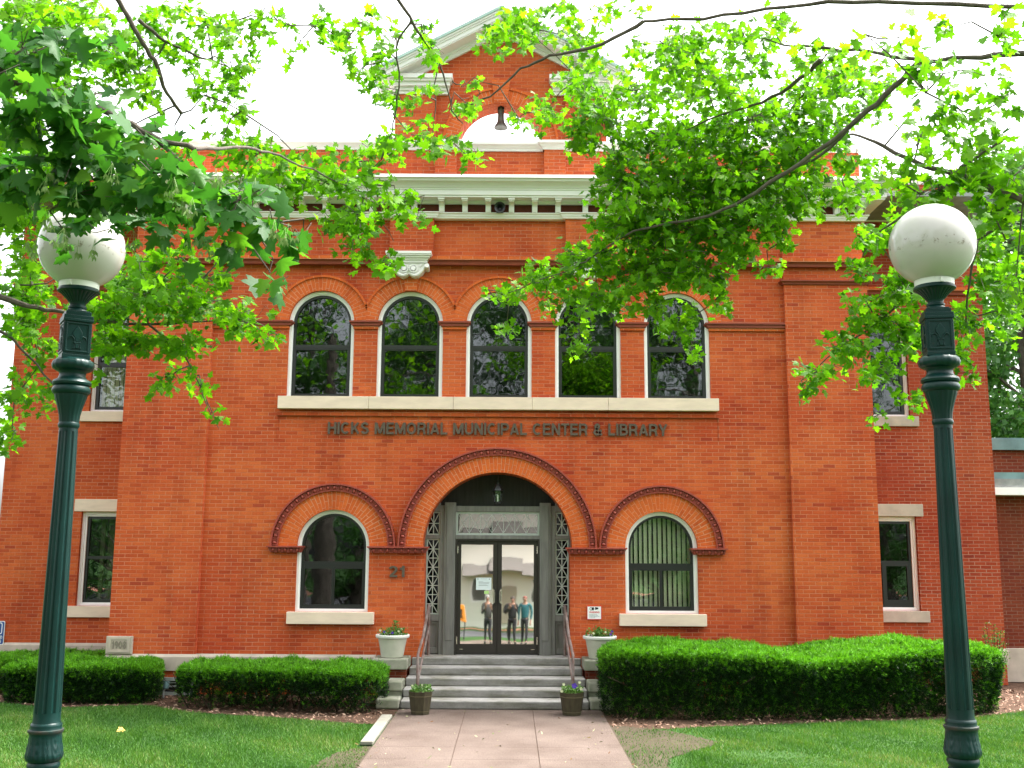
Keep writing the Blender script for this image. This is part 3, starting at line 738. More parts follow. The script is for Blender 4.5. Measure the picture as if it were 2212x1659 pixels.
# cornice with brackets
CP = [(-6.65, 8.0), (-6.65, 0), (6.65, 0), (6.65, 8.0)]
FZ = [(-6.65, 8.0), (-6.65, 0), (-2.02, 0.0), (-2.02, -.045), (-1.18, -.045), (-1.18, 0.0), (1.18, 0), (1.18, -.045), (2.02, -.045), (2.02, 0), (6.65, 0), (6.65, 8.0)]
mb = MB(); mb.sweep(FZ, [(-.14, 8.43), (.03, 8.43), (.04, 8.455), (.055, 8.475), (.06, 8.50), (.085, 8.515), (.085, 8.53), (-.14, 8.53)])
mb.sweep(CP, [(-.14, 8.745), (.30, 8.745), (.30, 8.775), (.325, 8.78), (.325, 8.865), (.34, 8.872), (.345, 8.895), (.36, 8.90), (.385, 8.93), (.43, 8.965), (.48, 8.99), (.50, 9.03), (.50, 9.03), (.53, 9.035), (.505, 9.10), (-.14, 9.13)])
mb.sweep(CP, [(-.14, 8.70), (.06, 8.70), (.10, 8.747), (-.14, 8.747)])
mb.build('cornice', M_TRIM, B)
mb = MB(); mb.sweep([(-6.66, 2.), (-6.66, -.0), (6.66, -.0), (6.66, 2.)], [(-.14, 8.52), (.012, 8.52), (.012, 8.72), (-.14, 8.72)]); mb.build('frieze_board', simple('dark_red_frieze_brick', (.13, .035, .022), .8, .2, var=.3, scale=6), B)
def bracket(x):
    mb = MB(); y0 = -.0
    pr = [(-.012, 8.53), (-.10, 8.535), (-.115, 8.58), (-.125, 8.63), (-.17, 8.67), (-.25, 8.685), (-.265, 8.744), (-.012, 8.744)]
    mb.add([(x - .048, y, z) for y, z in pr] + [(x + .048, y, z) for y, z in pr], [tuple(range(8)), tuple(range(15, 7, -1))] + [(i, (i + 1) % 8, (i + 1) % 8 + 8, i + 8) for i in range(8)])
    mb.box(x - .06, x + .06, -.28, -.012, 8.71, 8.743)
    return mb.build('bracket', M_TRIM, B)
for i in range(-15, 16):
    x = (i + .5) * .4235
    if abs(x) < 6.7 and not (1.2 < abs(x) < 2.0): bracket(x)
    elif abs(x) < 6.7 and abs(abs(x) - 1.48) < .1: bracket(x * 1.05)
# parapet
mb = MB()
mb.box(-6.65, -1.19, .10, .45, 9.0, 9.80); mb.box(1.19, 6.65, .10, .45, 9.0, 9.80)
mb.box(-1.205, -.81, .03, .45, 9.0, 9.80); mb.box(.81, 1.205, .03, .45, 9.0, 9.80)
mb.box(-.812, .812, .14, .45, 9.0, 9.78)
mb.box(-6.65, -6.3, .45, 8, 9.0, 9.80); mb.box(6.3, 6.65, .45, 8, 9.0, 9.80)
mb.build('parapet', M_BRICK, B)
mb = MB(); KP = [(-.38, 9.785), (.02, 9.785), (.03, 9.82), (.06, 9.85), (.075, 9.87), (.11, 9.885), (.11, 9.935), (-.38, 9.97)]
mb.sweep([(-6.65, 8), (-6.65, .10), (-1.20, .10), (-1.20, .03), (-.80, .03), (-.80, .13), (.80, .13), (.80, .03), (1.20, .03), (1.20, .10), (6.65, .10), (6.65, 8)], KP)
mb.build('coping', M_TRIM, B)
mb = MB()
for s in (-1, 1):
    pth = [(-9.65, 13.9), (-9.65, 2), (-6.66, 2)] if s < 0 else [(6.66, 2), (9.65, 2), (9.65, 13.9)]
    mb = MB(); mb.sweep(pth, [(-.05, 9.08), (.03, 9.08), (.05, 9.11), (.10, 9.15), (.10, 9.18), (-.05, 9.19)]); mb.build('wing_moulding', M_TRIM, B); mb = MB()
    mb.sweep(pth, [(-.27, 9.871), (.05, 9.871), (.09, 9.93), (.09, 9.98), (-.27, 10.0)]); mb.build('wing_coping', M_TRIM, B)
# belfry gable
mb = MB(); GA = 12.10; GE = 11.04
outer = [(-1.97, 9.93)] + [(-.78, 9.93)] + arc(0, 9.935, .78, 36)[1:-1] + [(.78, 9.93), (1.97, 9.93), (1.97, GE), (0, GA), (-1.97, GE)]
tri = MB(); wall_with_holes(tri, outer, [], .10, 0)
mb.add(tri.v, tri.f); nb = [(x, .55, z) for x, _, z in tri.v]; mb.add(nb, [f[::-1] for f in tri.f])
n = len(outer); vs = [(x, .10, z) for x, z in outer] + [(x, .55, z) for x, z in outer]
mb.add(vs, [(i, n + i, n + (i + 1) % n, (i + 1) % n) for i in range(n)])
mb.box(-1.97, -1.20, .05, .12, 9.935, 10.86); mb.box(1.20, 1.97, .05, .12, 9.935, 10.86)
mb.build('belfry_gable', M_BRICK, B)
ring(0, 9.94, .78, 1.03, .06, .2, name='brick_arch')
mb = MB(); mb.band(arc(0, 9.94, 1.03, 36), arc(0, 9.94, 1.075, 36), .035, .12, uvf=lambda i: ((.1 * i, .01), (.1 * i, .05))); mb.build('arch_label', M_RING, B)
mb = MB(); mb.prism([(-.12, 10.72), (.12, 10.72), (.17, 11.14), (-.17, 11.14)], .01, .14); mb.build('keystone', M_RING, B)
mb = MB(); mc = MB(); sl = (GA - GE) / 1.97
for s in (-1, 1):
    L = lambda x, dz: GA + dz - sl * abs(x)
    for x1, d0, d1, y0 in ((2.02, -.02, .06, .05), (2.05, .06, .11, .02), (2.24, .11, .135, -.27), (2.26, .135, .215, -.285), (2.29, .215, .25, -.31), (2.32, .25, .29, -.335)):
        mb.prism([(0, GA + d0), (s * x1, L(x1, d0)), (s * x1, L(x1, d1)), (0, GA + d1)], y0, .62)
    mc.prism([(0, GA + .29), (s * 2.36, L(2.36, .29)), (s * 2.36, L(2.36, .345)), (0, GA + .345)], -.36, .7)
    for q, z0, z1, y0 in ((.99, 10.87, 10.93, .03), (.97, 10.93, 10.99, -.01), (.95, 10.99, 11.07, -.07), (.92, 11.07, 11.11, -.12), (.90, 11.11, 11.19, -.15)):
        xo = 1.97 + (.99 - q) * 1.4
        mb.prism([(s * q, z0), (s * xo, z0), (s * xo, z1), (s * q, z1)], y0, .6)
mb.build('raking_cornice', M_TRIM, B); mc.build('gable_roof', M_COPPER, B)

# --- entrance screen
Z0 = .64
mb = MB()
for s in (-1, 1):
    mb.box(s * .752, s * .95, .47, .62, Z0, 3.30); mb.box(s * .79, s * .91, .455, .47, Z0 + .25, 3.25)
    mb.box(s * .95, s * 1.03, .50, .62, Z0, 3.25); mb.box(s * 1.265, s * 1.32, .50, .62, Z0, 3.3)
    mb.box(s * 1.03, s * 1.27, .505, .62, 2.655, 2.72); mb.box(s * 1.03, s * 1.27, .505, .62, 3.135, 3.3); mb.box(s * 1.03, s * 1.27, .505, .62, 1.22, 1.33)
    mb.box(s * 1.03, s * 1.27, .56, .62, Z0, 1.22); mb.band(rect(min(s * 1.07, s * 1.23), max(s * 1.07, s * 1.23), Z0 + .12, 1.17), rect(min(s * 1.035, s * 1.262), max(s * 1.035, s * 1.262), Z0 + .02, 1.215), .535, .57, True)
mb.box(-.752, .752, .49, .62, 2.655, 2.72); mb.box(-.752, .752, .50, .62, 3.14, 3.24)
mb.build('door_surround', M_WOOD, B, bev=.004)
mb = MB(); mb.box(-1.33, 1.33, .625, .66, 3.1, 3.84)
for i in range(9): mb.box(-1.2 + i * .3, -1.185 + i * .3, .612, .626, 3.25, 3.8)
mb.build('dark_tympanum', M_DKWOOD, B)
def lattice(mb, x0, x1, z0, z1, y, cell):
    t = .015; d = .014
    mb.band(rect(x0 + .022, x1 - .022, z0 + .022, z1 - .022), rect(x0, x1, z0, z1), y - .012, y + .01, True)
    x0 += .02; x1 -= .02; z0 += .02; z1 -= .02; cx = (x0 + x1) / 2
    mb.box(cx - t / 2, cx + t / 2, y - d / 2, y + d / 2, z0, z1)
    n = max(2, round((z1 - z0) / cell)); h = (z1 - z0) / n
    def bar(a, c, yy):
        dx, dz = c[0] - a[0], c[1] - a[1]; L = math.hypot(dx, dz); nx, nz = -dz / L * t / 2, dx / L * t / 2
        mb.prism([(a[0] + nx, a[1] + nz), (a[0] - nx, a[1] - nz), (c[0] - nx, c[1] - nz), (c[0] + nx, c[1] + nz)], yy - .004, yy + .004)
    for i in range(1, n): mb.box(x0, x1, y - d / 2 - .001, y + d / 2 - .001, z0 + i * h - t / 2, z0 + i * h + t / 2)
    for i in range(n):
        a, c = z0 + i * h, z0 + (i + 1) * h
        if i % 2 == 0: bar((x0, a), (cx, c), y - .0005); bar((x1, a), (cx, c), y - .0015)
        else: bar((cx, a), (x0, c), y - .0005); bar((cx, a), (x1, c), y - .0015)
for s in (-1, 1):
    for z0, z1 in ((1.332, 2.652), (2.722, 3.132)):
        mb = MB(); xa, xb = sorted((s * 1.032, s * 1.268)); lattice(mb, xa, xb, z0, z1, .55, .165 if z0 < 2 else .2)
        o = mb.build('sidelight', M_LATT, B)
        g = MB(); g.box(xa, xb, .575, .58, z0, z1); g.build('pane', M_SIDEG, o)
mb = MB(); mb.band(rect(-.715, .715, 2.757, 3.10), rect(-.75, .75, 2.722, 3.137), .535, .575, True)
for i in range(8):
    x = -.715 + i * .2043; mb.box(x - .004, x + .004, .548, .56, 2.76, 3.1)
    if i < 7:
        for q in (-1, 1):
            mb.prism([(x + .102 - q * .1 - .004, 2.76), (x + .102 - q * .1 + .004, 2.76), (x + .102 + q * .1 + .004, 3.1), (x + .102 + q * .1 - .004, 3.1)], .551, .557)
tr = mb.build('transom', M_LATT, B); g = MB(); g.box(-.72, .72, .565, .57, 2.75, 3.11); g.build('pane', M_TRANSG, tr)
mb = MB(); mb.band([(-.72, Z0), (-.72, 2.625), (.72, 2.625), (.72, Z0)], [(-.75, Z0), (-.75, 2.655), (.75, 2.655), (.75, Z0)], .48, .62); mb.build('door_frame', M_BRONZE, B)
for s in (-1, 1):
    xa, xb = sorted((s * .004, s * .718))
    mb = MB(); mb.band(rect(xa + (.075 if s > 0 else .07), xb - (.07 if s > 0 else .075), Z0 + .185, 2.555), rect(xa, xb, Z0 + .012, 2.62), .535, .58, True)
    d = mb.build('door', M_BRONZE, B)
    g = MB(); g.box(xa + .06, xb - .06, .557, .562, Z0 + .17, 2.57)
    # the glass hangs a hair out of plumb
    for i, v in enumerate(g.v): g.v[i] = (v[0], v[1] + .0235 * (v[2] - 1.6), v[2])
    g.build('pane', M_DOORG, d)
    h = MB(); h.box(s * .062, s * .078, .48, .495, 1.52, 1.78); h.box(s * .040, s * .048, .49, .535, 1.54, 1.76); h.box(s * .04, s * .074, .49, .50, 1.54, 1.56); h.box(s * .04, s * .074, .49, .50, 1.74, 1.76); h.build('handle', M_CHROME, d)
    h = MB(); h.box(s * .027, s * .06, .505, .536, 1.52, 1.78); h.build('push_plate', M_BLKM, d)
    h = MB()
    for z in (.82, 2.4): h.box(s * .70, s * .716, .525, .536, z, z + .13)
    h.box(s * .60, s * .66, .528, .536, Z0 + .09, Z0 + .10); h.build('hinge', M_CHROME, d)
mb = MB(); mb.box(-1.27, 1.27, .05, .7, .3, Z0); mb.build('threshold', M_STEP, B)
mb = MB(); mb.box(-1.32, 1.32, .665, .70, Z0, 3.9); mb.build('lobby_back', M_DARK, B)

# basement window at the foot of the left pilaster
mb = MB(); mb.box(-5.745, -5.135, -.012, .02, .02, .285); bw = mb.build('basement_window', M_BLACK, B)
mb = MB(); mb.band(rect(-5.69, -5.19, .05, .235), rect(-5.75, -5.13, .0, .29), -.05, .0, True); mb.box(-5.69, -5.19, -.04, -.015, .13, .155); mb.box(-5.69, -5.19, -.035, -.013, .195, .21); mb.build('frame', M_METAL, bw)

# ================================================================== THINGS ON THE BUILDING
o = letters('sign_lettering', 'HICKS MEMORIAL MUNICIPAL CENTER & LIBRARY', -3.025, 3.0, 4.475, 4.69, .085, .03, M_GREYLET)
tag(o, 'weathered bronze lettering reading HICKS MEMORIAL MUNICIPAL CENTER & LIBRARY above the entrance arch', 'sign lettering')
o = letters('house_number', '21', -1.885, -1.595, 1.985, 2.18, .085, .025, M_GREYLET)
tag(o, 'grey metal number 21 on the brick beside the entrance', 'house number')
# video warning sign
t = thing('warning_sign', (1.686, .098, 1.40), 'small white WARNING sign with a camera picture and red border on the brick', 'sign')
mb = MB(); mb.box(1.562, 1.81, .082, .098, 1.288, 1.515); pl = mb.build('plate', M_SIGNW, t)
mb = MB(); mb.band(rect(1.569, 1.803, 1.295, 1.508), rect(1.560, 1.812, 1.286, 1.517), .080, .097, True); mb.build('border', M_RED, t)
text_mesh('lettering', 'WARNING', 1.597, 1.775, 1.395, 1.426, .0815, .001, M_RED, t, .03)
text_mesh('small_print', 'ALL ACTIVITIES ARE\nRECORDED BY VIDEO\nTO AID IN PROSECUTION\nOF ANY CRIME', 1.60, 1.772, 1.312, 1.382, .0815, .001, M_GREYP, t, .0)
mb = MB(); mb.prism([(1.64, 1.452), (1.665, 1.442), (1.665, 1.492), (1.64, 1.487)], .0805, .083); mb.prism([(1.70, 1.450), (1.756, 1.462), (1.756, 1.488), (1.70, 1.496)], .0805, .083)
c0 = [(1.63 + .017 * cos(2 * PI * i / 16), 1.468 + .022 * sin(2 * PI * i / 16)) for i in range(16)]; c1 = [(1.63 + .025 * cos(2 * PI * i / 16), 1.468 + .029 * sin(2 * PI * i / 16)) for i in range(16)]
mb.band(c0, c1, .0805, .083, True); mb.prism([(1.655, 1.445), (1.672, 1.440), (1.685, 1.468), (1.672, 1.498), (1.655, 1.492)], .0805, .083); mb.build('camera_picture', M_BLKP, t)
# reserved parking sign at the far left corner
t = thing('parking_sign', (-9.53, 1.99, .85), 'blue and white reserved parking sign at the left building corner', 'sign')
def rrect(x0, x1, z0, z1, r):
    p = []
    for cx, cz, a in ((x1 - r, z0 + r, -PI / 2), (x1 - r, z1 - r, 0), (x0 + r, z1 - r, PI / 2), (x0 + r, z0 + r, PI)): p += [(cx + r * cos(a + PI / 2 * i / 4), cz + r * sin(a + PI / 2 * i / 4)) for i in range(5)]
    return p
mb = MB(); mb.prism(rrect(-9.68, -9.375, .632, 1.07, .03), 1.97, 1.985); mb.build('plate', M_SIGNW, t)
mb = MB(); mb.prism(rrect(-9.668, -9.387, .644, 1.058, .022), 1.966, 1.972); mb.build('blue_face', M_BLUE, t)
text_mesh('lettering', 'RESERVED\nPARKING', -9.65, -9.405, .67, .80, 1.9655, .002, M_SIGNW, t, .02)
mb = MB(); mb.band(rrect(-9.62, -9.43, .84, 1.03, .03), rrect(-9.635, -9.415, .825, 1.045, .04), 1.962, 1.967, True)
mb.tube([(-9.54, 1.963, 1.0), (-9.535, 1.963, .92), (-9.49, 1.963, .92), (-9.475, 1.963, .87)], .009, 5); mb.tube([(-9.535 + .045 * cos(a), 1.963, .895 + .045 * sin(a)) for a in np.linspace(2.2, 5.6, 9)], .006, 5); mb.build('wheelchair_symbol', M_SIGNW, t)
# notice taped inside the door
t = thing('paper_notice', (-.24, .53, 1.865), 'pale paper notice taped on the left entrance door glass', 'notice')
mb = MB(); mb.box(-.377, -.105, .530, .532, 1.76, 1.974); mb.build('sheet', M_PAPER, t)
mb = MB()
for z, x0, x1 in ((1.95, -.30, -.18), (1.90, -.33, -.25), (1.885, -.33, -.14), (1.872, -.33, -.15), (1.845, -.33, -.19), (1.835, -.33, -.16)): mb.box(x0, x1, .5285, .531, z, z + .005)
mb.box(-.355, -.335, .5285, .531, 1.94, 1.96); mb.box(-.15, -.13, .5285, .531, 1.94, 1.96); mb.build('print', M_GREYP, t)
mb = MB(); mb.box(-.23, -.15, .532, .534, 1.69, 1.745); tag(mb.build('door_sticker', simple('pale_green_sticker', (.45, .7, .25), .5)), 'small pale green sticker on the left door glass below the notice', 'sticker')
# bell in the belfry arch
t = thing('belfry_bell', (.0, .3, 10.72), 'small bronze bell hanging in the open belfry arch', 'bell')
mb = MB(); mb.lathe([(.02, .0), (.06, .0), (.068, -.04), (.064, -.06), (.058, -.14), (.062, -.24), (.075, -.30), (.105, -.35), (.128, -.39), (.128, -.405), (.0, -.39)], 20, (0, .3, 10.72)); mb.build('bell_body', M_BELL, t, smooth=True)
mb = MB(); mb.box(-.06, .06, .24, .36, 10.66, 10.745); mb.box(-.025, .025, .2, .4, 10.69, 10.73); mb.build('hanger', M_BLKM, t)
# siren horn under the cornice
t = thing('siren_horn', (0, -.02, 8.60), 'small dark horn speaker tucked under the cornice brackets', 'horn')
def tilt(mb, c, ax, ay):
    m = Matrix.Rotation(ax, 3, 'X'); 
    for i, v in enumerate(mb.v):
        w = m @ Vector((v[0] - c[0], v[1] - c[1], v[2] - c[2])); mb.v[i] = (w.x + c[0], w.y + c[1], w.z + c[2])
mb = MB(); mb.lathe([(.035, .0), (.04, .10), (.055, .14), (.095, .20), (.10, .21), (.085, .205), (.04, .15), (.0, .10)], 18, (0, 0, 0))
tilt(mb, (0, 0, 0), R(105), 0); mb.v = [(a, b_ - .02, c + 8.64) for a, b_, c in mb.v]; mb.build('flare', M_BLKM, t, smooth=True)
mb = MB(); mb.box(-.03, .03, -.08, .0, 8.55, 8.62); mb.lathe([(.06, 8.52), (.07, 8.54), (.055, 8.60), (.02, 8.61)], 14, (0, -.09, 0)); mb.build('driver', M_BLKM, t, smooth=True)
# hanging lantern in the entrance
t = thing('hanging_lantern', (0, .3, 3.83), 'dark glazed lantern hanging inside the entrance arch', 'lantern')
mb = MB(); mb.tube([(0, .3, 3.84), (0, .3, 3.64)], .008, 5); mb.lathe([(.015, 3.66), (.03, 3.64), (.03, 3.62), (.055, 3.60), (.10, 3.53), (.112, 3.505), (.10, 3.50)], 6, (0, .3, 0)); mb.lathe([(.06, 3.28), (.07, 3.29), (.068, 3.31), (.03, 3.265)], 6, (0, .3, 0))
for k in range(6):
    a = PI / 3 * k; mb.tube([(.068 * cos(a), .3 + .068 * sin(a), 3.30), (.098 * cos(a), .3 + .098 * sin(a), 3.505)], .005, 4)
mb.build('lantern_frame', M_BLKM, t)
mb = MB(); mb.lathe([(.062, 3.305), (.092, 3.50)], 6, (0, .3, 0), cap=False); mb.build('lantern_glass', M_GLASSB, t)
mb = MB(); mb.lathe([(.012, 3.30), (.012, 3.42), (.004, 3.44)], 8, (0, .3, 0)); mb.build('candle_tube', M_WHITE, t)
# two more basement windows behind the hedges belong to the building
for x0 in (-3.45, 2.3):
    mb = MB(); mb.box(x0, x0 + 1.1, .08, .13, .03, .33); bw = mb.build('basement_window', M_BLACK, B)
    mb = MB(); mb.band(rect(x0 + .05, x0 + 1.05, .08, .28), rect(x0 - .01, x0 + 1.11, .02, .335), .05, .1, True); mb.box(x0 + .05, x0 + 1.05, .06, .085, .17, .2); mb.build('frame', M_METAL, bw)

# ================================================================== ANNEX on the right
t = thing('brick_annex', (10.5, 2.5, 0), 'low brown brick annex with blue grey metal fascia right of the main building', 'building')
mb = MB(); mb.box(9.66, 16, 2.5, 13, .0, 4.6); mb.build('wall', M_BRICKA, t)
mb = MB(); mb.box(9.66, 16.1, 2.40, 2.5, 4.50, 4.715); mb.box(9.66, 16.1, 2.42, 13, 4.70, 4.74); mb.build('metal_fascia', M_BLUEMETAL, t)
mb = MB(); mb.box(9.66, 16.1, 2.28, 2.5, 3.91, 4.04); mb.build('flashing', M_BLUEMETAL, t)
mb = MB(); mb.box(9.66, 16.1, 2.22, 2.5, 3.74, 3.908); mb.build('grey_soffit', M_METAL, t)
mb = MB(); mb.box(9.66, 16.1, 2.18, 2.5, 3.59, 3.738); mb.build('gutter', M_WHITE, t)
mb = MB(); mb.box(9.66, 16, 2.44, 2.5, .0, .64); mb.build('stone_base', M_STONE2, t, bev=.01)

# ================================================================== STEPS, RAILS, POTS
t = thing('entrance_steps', (0, -.8, 0), 'five grey stone entrance steps between stepped cheek walls', 'steps')
ST = [(0.06, .64), (-.31, .512), (-.68, .384), (-1.05, .256), (-1.42, .128)]
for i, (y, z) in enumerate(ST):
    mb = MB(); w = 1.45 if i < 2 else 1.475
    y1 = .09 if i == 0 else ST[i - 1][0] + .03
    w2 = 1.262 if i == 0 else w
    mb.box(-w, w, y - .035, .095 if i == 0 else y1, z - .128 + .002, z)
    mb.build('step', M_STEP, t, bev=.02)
for s in (-1, 1):
    mb = MB()
    mb.box(s * 1.49, s * 1.92, -.52, .06, .0, .50); mb.build('cheek_wall', M_BRICKA, t); mb = MB(); mb.box(s * 1.492, s * 1.88, -1.04, -.52, .0, .218); mb.build('cheek_block', M_MOSS, t, bev=.015)  # cheek wall's dark brick colour stands for mossy brick in shade
    mb = MB(); mb.box(s * 1.46, s * 2.05, -.60, .06, .50, .672); mb.build('cheek_cap', M_MOSS, t, bev=.02)
    mb = MB(); mb.box(s * 1.485, s * 1.90, -1.08, -.60, .22, .375); mb.build('cheek_cap', M_MOSS, t, bev=.025)
    mb = MB(); mb.box(s * 1.49, s * 1.86, -1.46, -1.08, .0, .155); mb.build('cheek_block', M_MOSS, t, bev=.025)

for s, lab in ((-1, 'rusty brown pipe handrail on the left side of the entrance steps'), (1, 'rusty brown pipe handrail on the right side of the entrance steps')):
    x = s * 1.19
    t = thing('handrail', (x, -.5, .38), lab, 'handrail', 'handrails of the entrance steps')
    mb = MB(); mb.tube([(x, .40, 1.44), (x, .36, 1.50), (x, .30, 1.50), (x + s * .03, -.45, 1.02), (x + s * .06, -.98, .80), (x + s * .06, -1.03, .74), (x + s * .06, -1.035, .256)], .024, 10); mb.build('top_rail', M_RAIL, t, smooth=True)
    mb = MB(); mb.tube([(x, .38, .64), (x, .38, 1.47)], .024, 10); mb.build('post', M_RAIL, t, smooth=True)
    mb = MB(); mb.tube([(x, .37, 1.12), (x + s * .03, -.4, .72), (x + s * .055, -1.03, .36)], .02, 10); mb.build('mid_rail', M_RAIL, t, smooth=True)

def tufts(parent, name, c, rad, h, n, size, m, seed):
    r_ = np.random.default_rng(seed)
    a = r_.uniform(0, 2 * PI, n); q = rad * np.sqrt(r_.uniform(0, 1, n)); hh = r_.uniform(0, 1, n) ** 1.5 * h
    P = np.stack([c[0] + q * np.cos(a), c[1] + q * np.sin(a), c[2] + hh], 1)
    d = r_.normal(size=(n, 3)); d[:, 2] = np.abs(d[:, 2]) * .6 + .15; d /= np.linalg.norm(d, axis=1)[:, None]
    e = np.cross(d, r_.normal(size=(n, 3))); e /= np.linalg.norm(e, axis=1)[:, None]
    s = size * r_.uniform(.6, 1.3, (n, 1))
    V = np.concatenate([P, P + d * s * .5 + e * s * .3, P + d * s, P + d * s * .5 - e * s * .3], 1).reshape(-1, 3)
    return fast_mesh(name, V, np.arange(4 * n).reshape(-1, 4), m, parent, r_.uniform(0, 1, n), k=4)
def flowers(parent, pts, m, r=.022):
    for p in pts:
        mb = MB()
        for k in range(5):
            a = 2 * PI * k / 5; d = Vector((cos(a), 0, sin(a))); e = Vector((-sin(a), 0, cos(a)))
            q = Vector(p); w = [q, q + d * r * .7 + e * r * .45 + Vector((0, -.006, 0)), q + d * r + Vector((0, -.002, 0)), q + d * r * .7 - e * r * .45 + Vector((0, -.006, 0))]
            mb.add([tuple(v) for v in w], [(0, 1, 2, 3)])
        mb.build('flower', m, parent, fixn=False)
for s, lab in ((-1, 'pale plastic flower pot left of the door with a tall leafy sprig'), (1, 'pale plastic flower pot right of the door half behind the hedge')):
    x = s * 1.745; y = -.30
    t = thing('flower_pot', (x, y, .672), lab, 'flower pot', 'pale flower pots flanking the door')
    mb = MB(); mb.lathe([(.17, .0), (.185, .01), (.235, .28), (.24, .30), (.24, .32)], 32, (x, y, .672)); mb.build('pot', M_PLASTIC, t, smooth=True)
    mb = MB(); mb.lathe([(.235, .315), (.272, .32), (.285, .335), (.285, .365), (.275, .375), (.25, .37), (.245, .335), (.0, .33)], 32, (x, y, .672)); mb.build('rim', M_RIM, t, smooth=True)
    mb = MB(); mb.lathe([(.0, .338), (.245, .338), (.2, .36), (.0, .365)], 20, (x, y, .672)); mb.build('soil', M_SOIL, t)
    tufts(t, 'foliage', (x, y, 1.03), .24, .11, 260, .05, M_PANSY, 11 + s)
    if s < 0: tufts(t, 'tall_sprig', (x + .05, y, 1.03), .05, .24, 120, .05, M_PANSY, 20)
    else: tufts(t, 'tall_sprig', (x - .02, y, 1.03), .06, .15, 90, .05, M_PANSY, 21)
    flowers(t, [(x - .12, y - .2, 1.10), (x + .02, y - .22, 1.09)] if s < 0 else [(x + .2, y - .1, 1.12), (x + .17, y - .15, 1.08)], M_PURPLE)
    flowers(t, [(x - .2, y - .1, 1.12), (x + .12, y - .2, 1.11), (x + .16, y - .12, 1.14)] if s < 0 else [(x - .12, y - .2, 1.10), (x + .08, y - .2, 1.12)], M_CREAM)
for s, lab in ((-1, 'octagonal brown wooden tub of green seedlings left of the bottom step'), (1, 'octagonal olive wooden tub with a purple pansy right of the bottom step')):
    x, y = s * 1.15 + .03, -1.92; rot = R(22.5) if s < 0 else R(10)
    t = thing('wooden_tub', (x, y, 0), lab, 'planter tub', 'octagonal wooden tubs by the bottom step')
    def oct_(mb, prof, n=8):
        vs = []; fs = []
        for r, z in prof:
            for k in range(n): vs.append((x + r * cos(2 * PI * k / n + rot), y + r * sin(2 * PI * k / n + rot), z))
        for i in range(len(prof) - 1):
            for k in range(n): fs.append((i * n + k, i * n + (k + 1) % n, (i + 1) * n + (k + 1) % n, (i + 1) * n + k))
        fs += [tuple(range(n - 1, -1, -1)), tuple(range((len(prof) - 1) * n, len(prof) * n))]; mb.add(vs, fs)
    mb = MB(); oct_(mb, [(.135, 0), (.145, .005), (.19, .325), (.195, .335), (.178, .335), (.17, .30)]); mb.build('staves', M_TUB, t)
    mb = MB(); oct_(mb, [(.147, .045), (.1515, .045), (.153, .055), (.150, .055)]); mb.build('hoop', M_TUB2, t); mb = MB(); oct_(mb, [(.183, .265), (.187, .265), (.189, .277), (.186, .277)]); mb.build('hoop', M_TUB2, t)
    mb = MB(); oct_(mb, [(.16, .30), (.17, .315), (.08, .325)]); mb.build('soil', M_SOIL, t)
    tufts(t, 'foliage', (x, y, .32), .165, .09, 300, .045, M_PANSY, 31 + s)
    if s < 0: flowers(t, [(x - .12, y - .1, .43), (x + .03, y - .1, .44)], M_CREAM, .016)
    else:
        flowers(t, [(x + .03, y - .12, .44)], M_PURPLE, .045); flowers(t, [(x + .11, y - .1, .49), (x + .13, y - .12, .40), (x - .16, y - .1, .36), (x - .13, y - .1, .46)], M_CREAM, .024)
mb = MB(); mb.prism([(-1.66, .0), (-1.50, .0), (-1.50, .05), (-1.66, .05)], -4.5, -2.3); o = mb.build('curb_stone', M_CONC, bev=.012); tag(o, 'pale concrete edging strip beside the left edge of the walk', 'curb')
t = thing('spotlight', (-5.5, -.45, 0), 'small dark ground spotlight in the mulch below the basement window', 'spotlight')
mb = MB(); mb.lathe([(.03, 0), (.045, .02), (.05, .10), (.06, .12), (.02, .115)], 12, (0, 0, 0)); tilt(mb, (0, 0, 0), R(-25), 0); mb.v = [(a - 5.47, b_ - .45, c + .15) for a, b_, c in mb.v]; mb.build('lamp_head', M_BLUEMETAL, t, smooth=True)
mb = MB(); mb.tube([(-5.5, -.45, 0), (-5.5, -.45, .12), (-5.47, -.45, .17)], .014, 6); mb.build('stake', M_METAL, t)

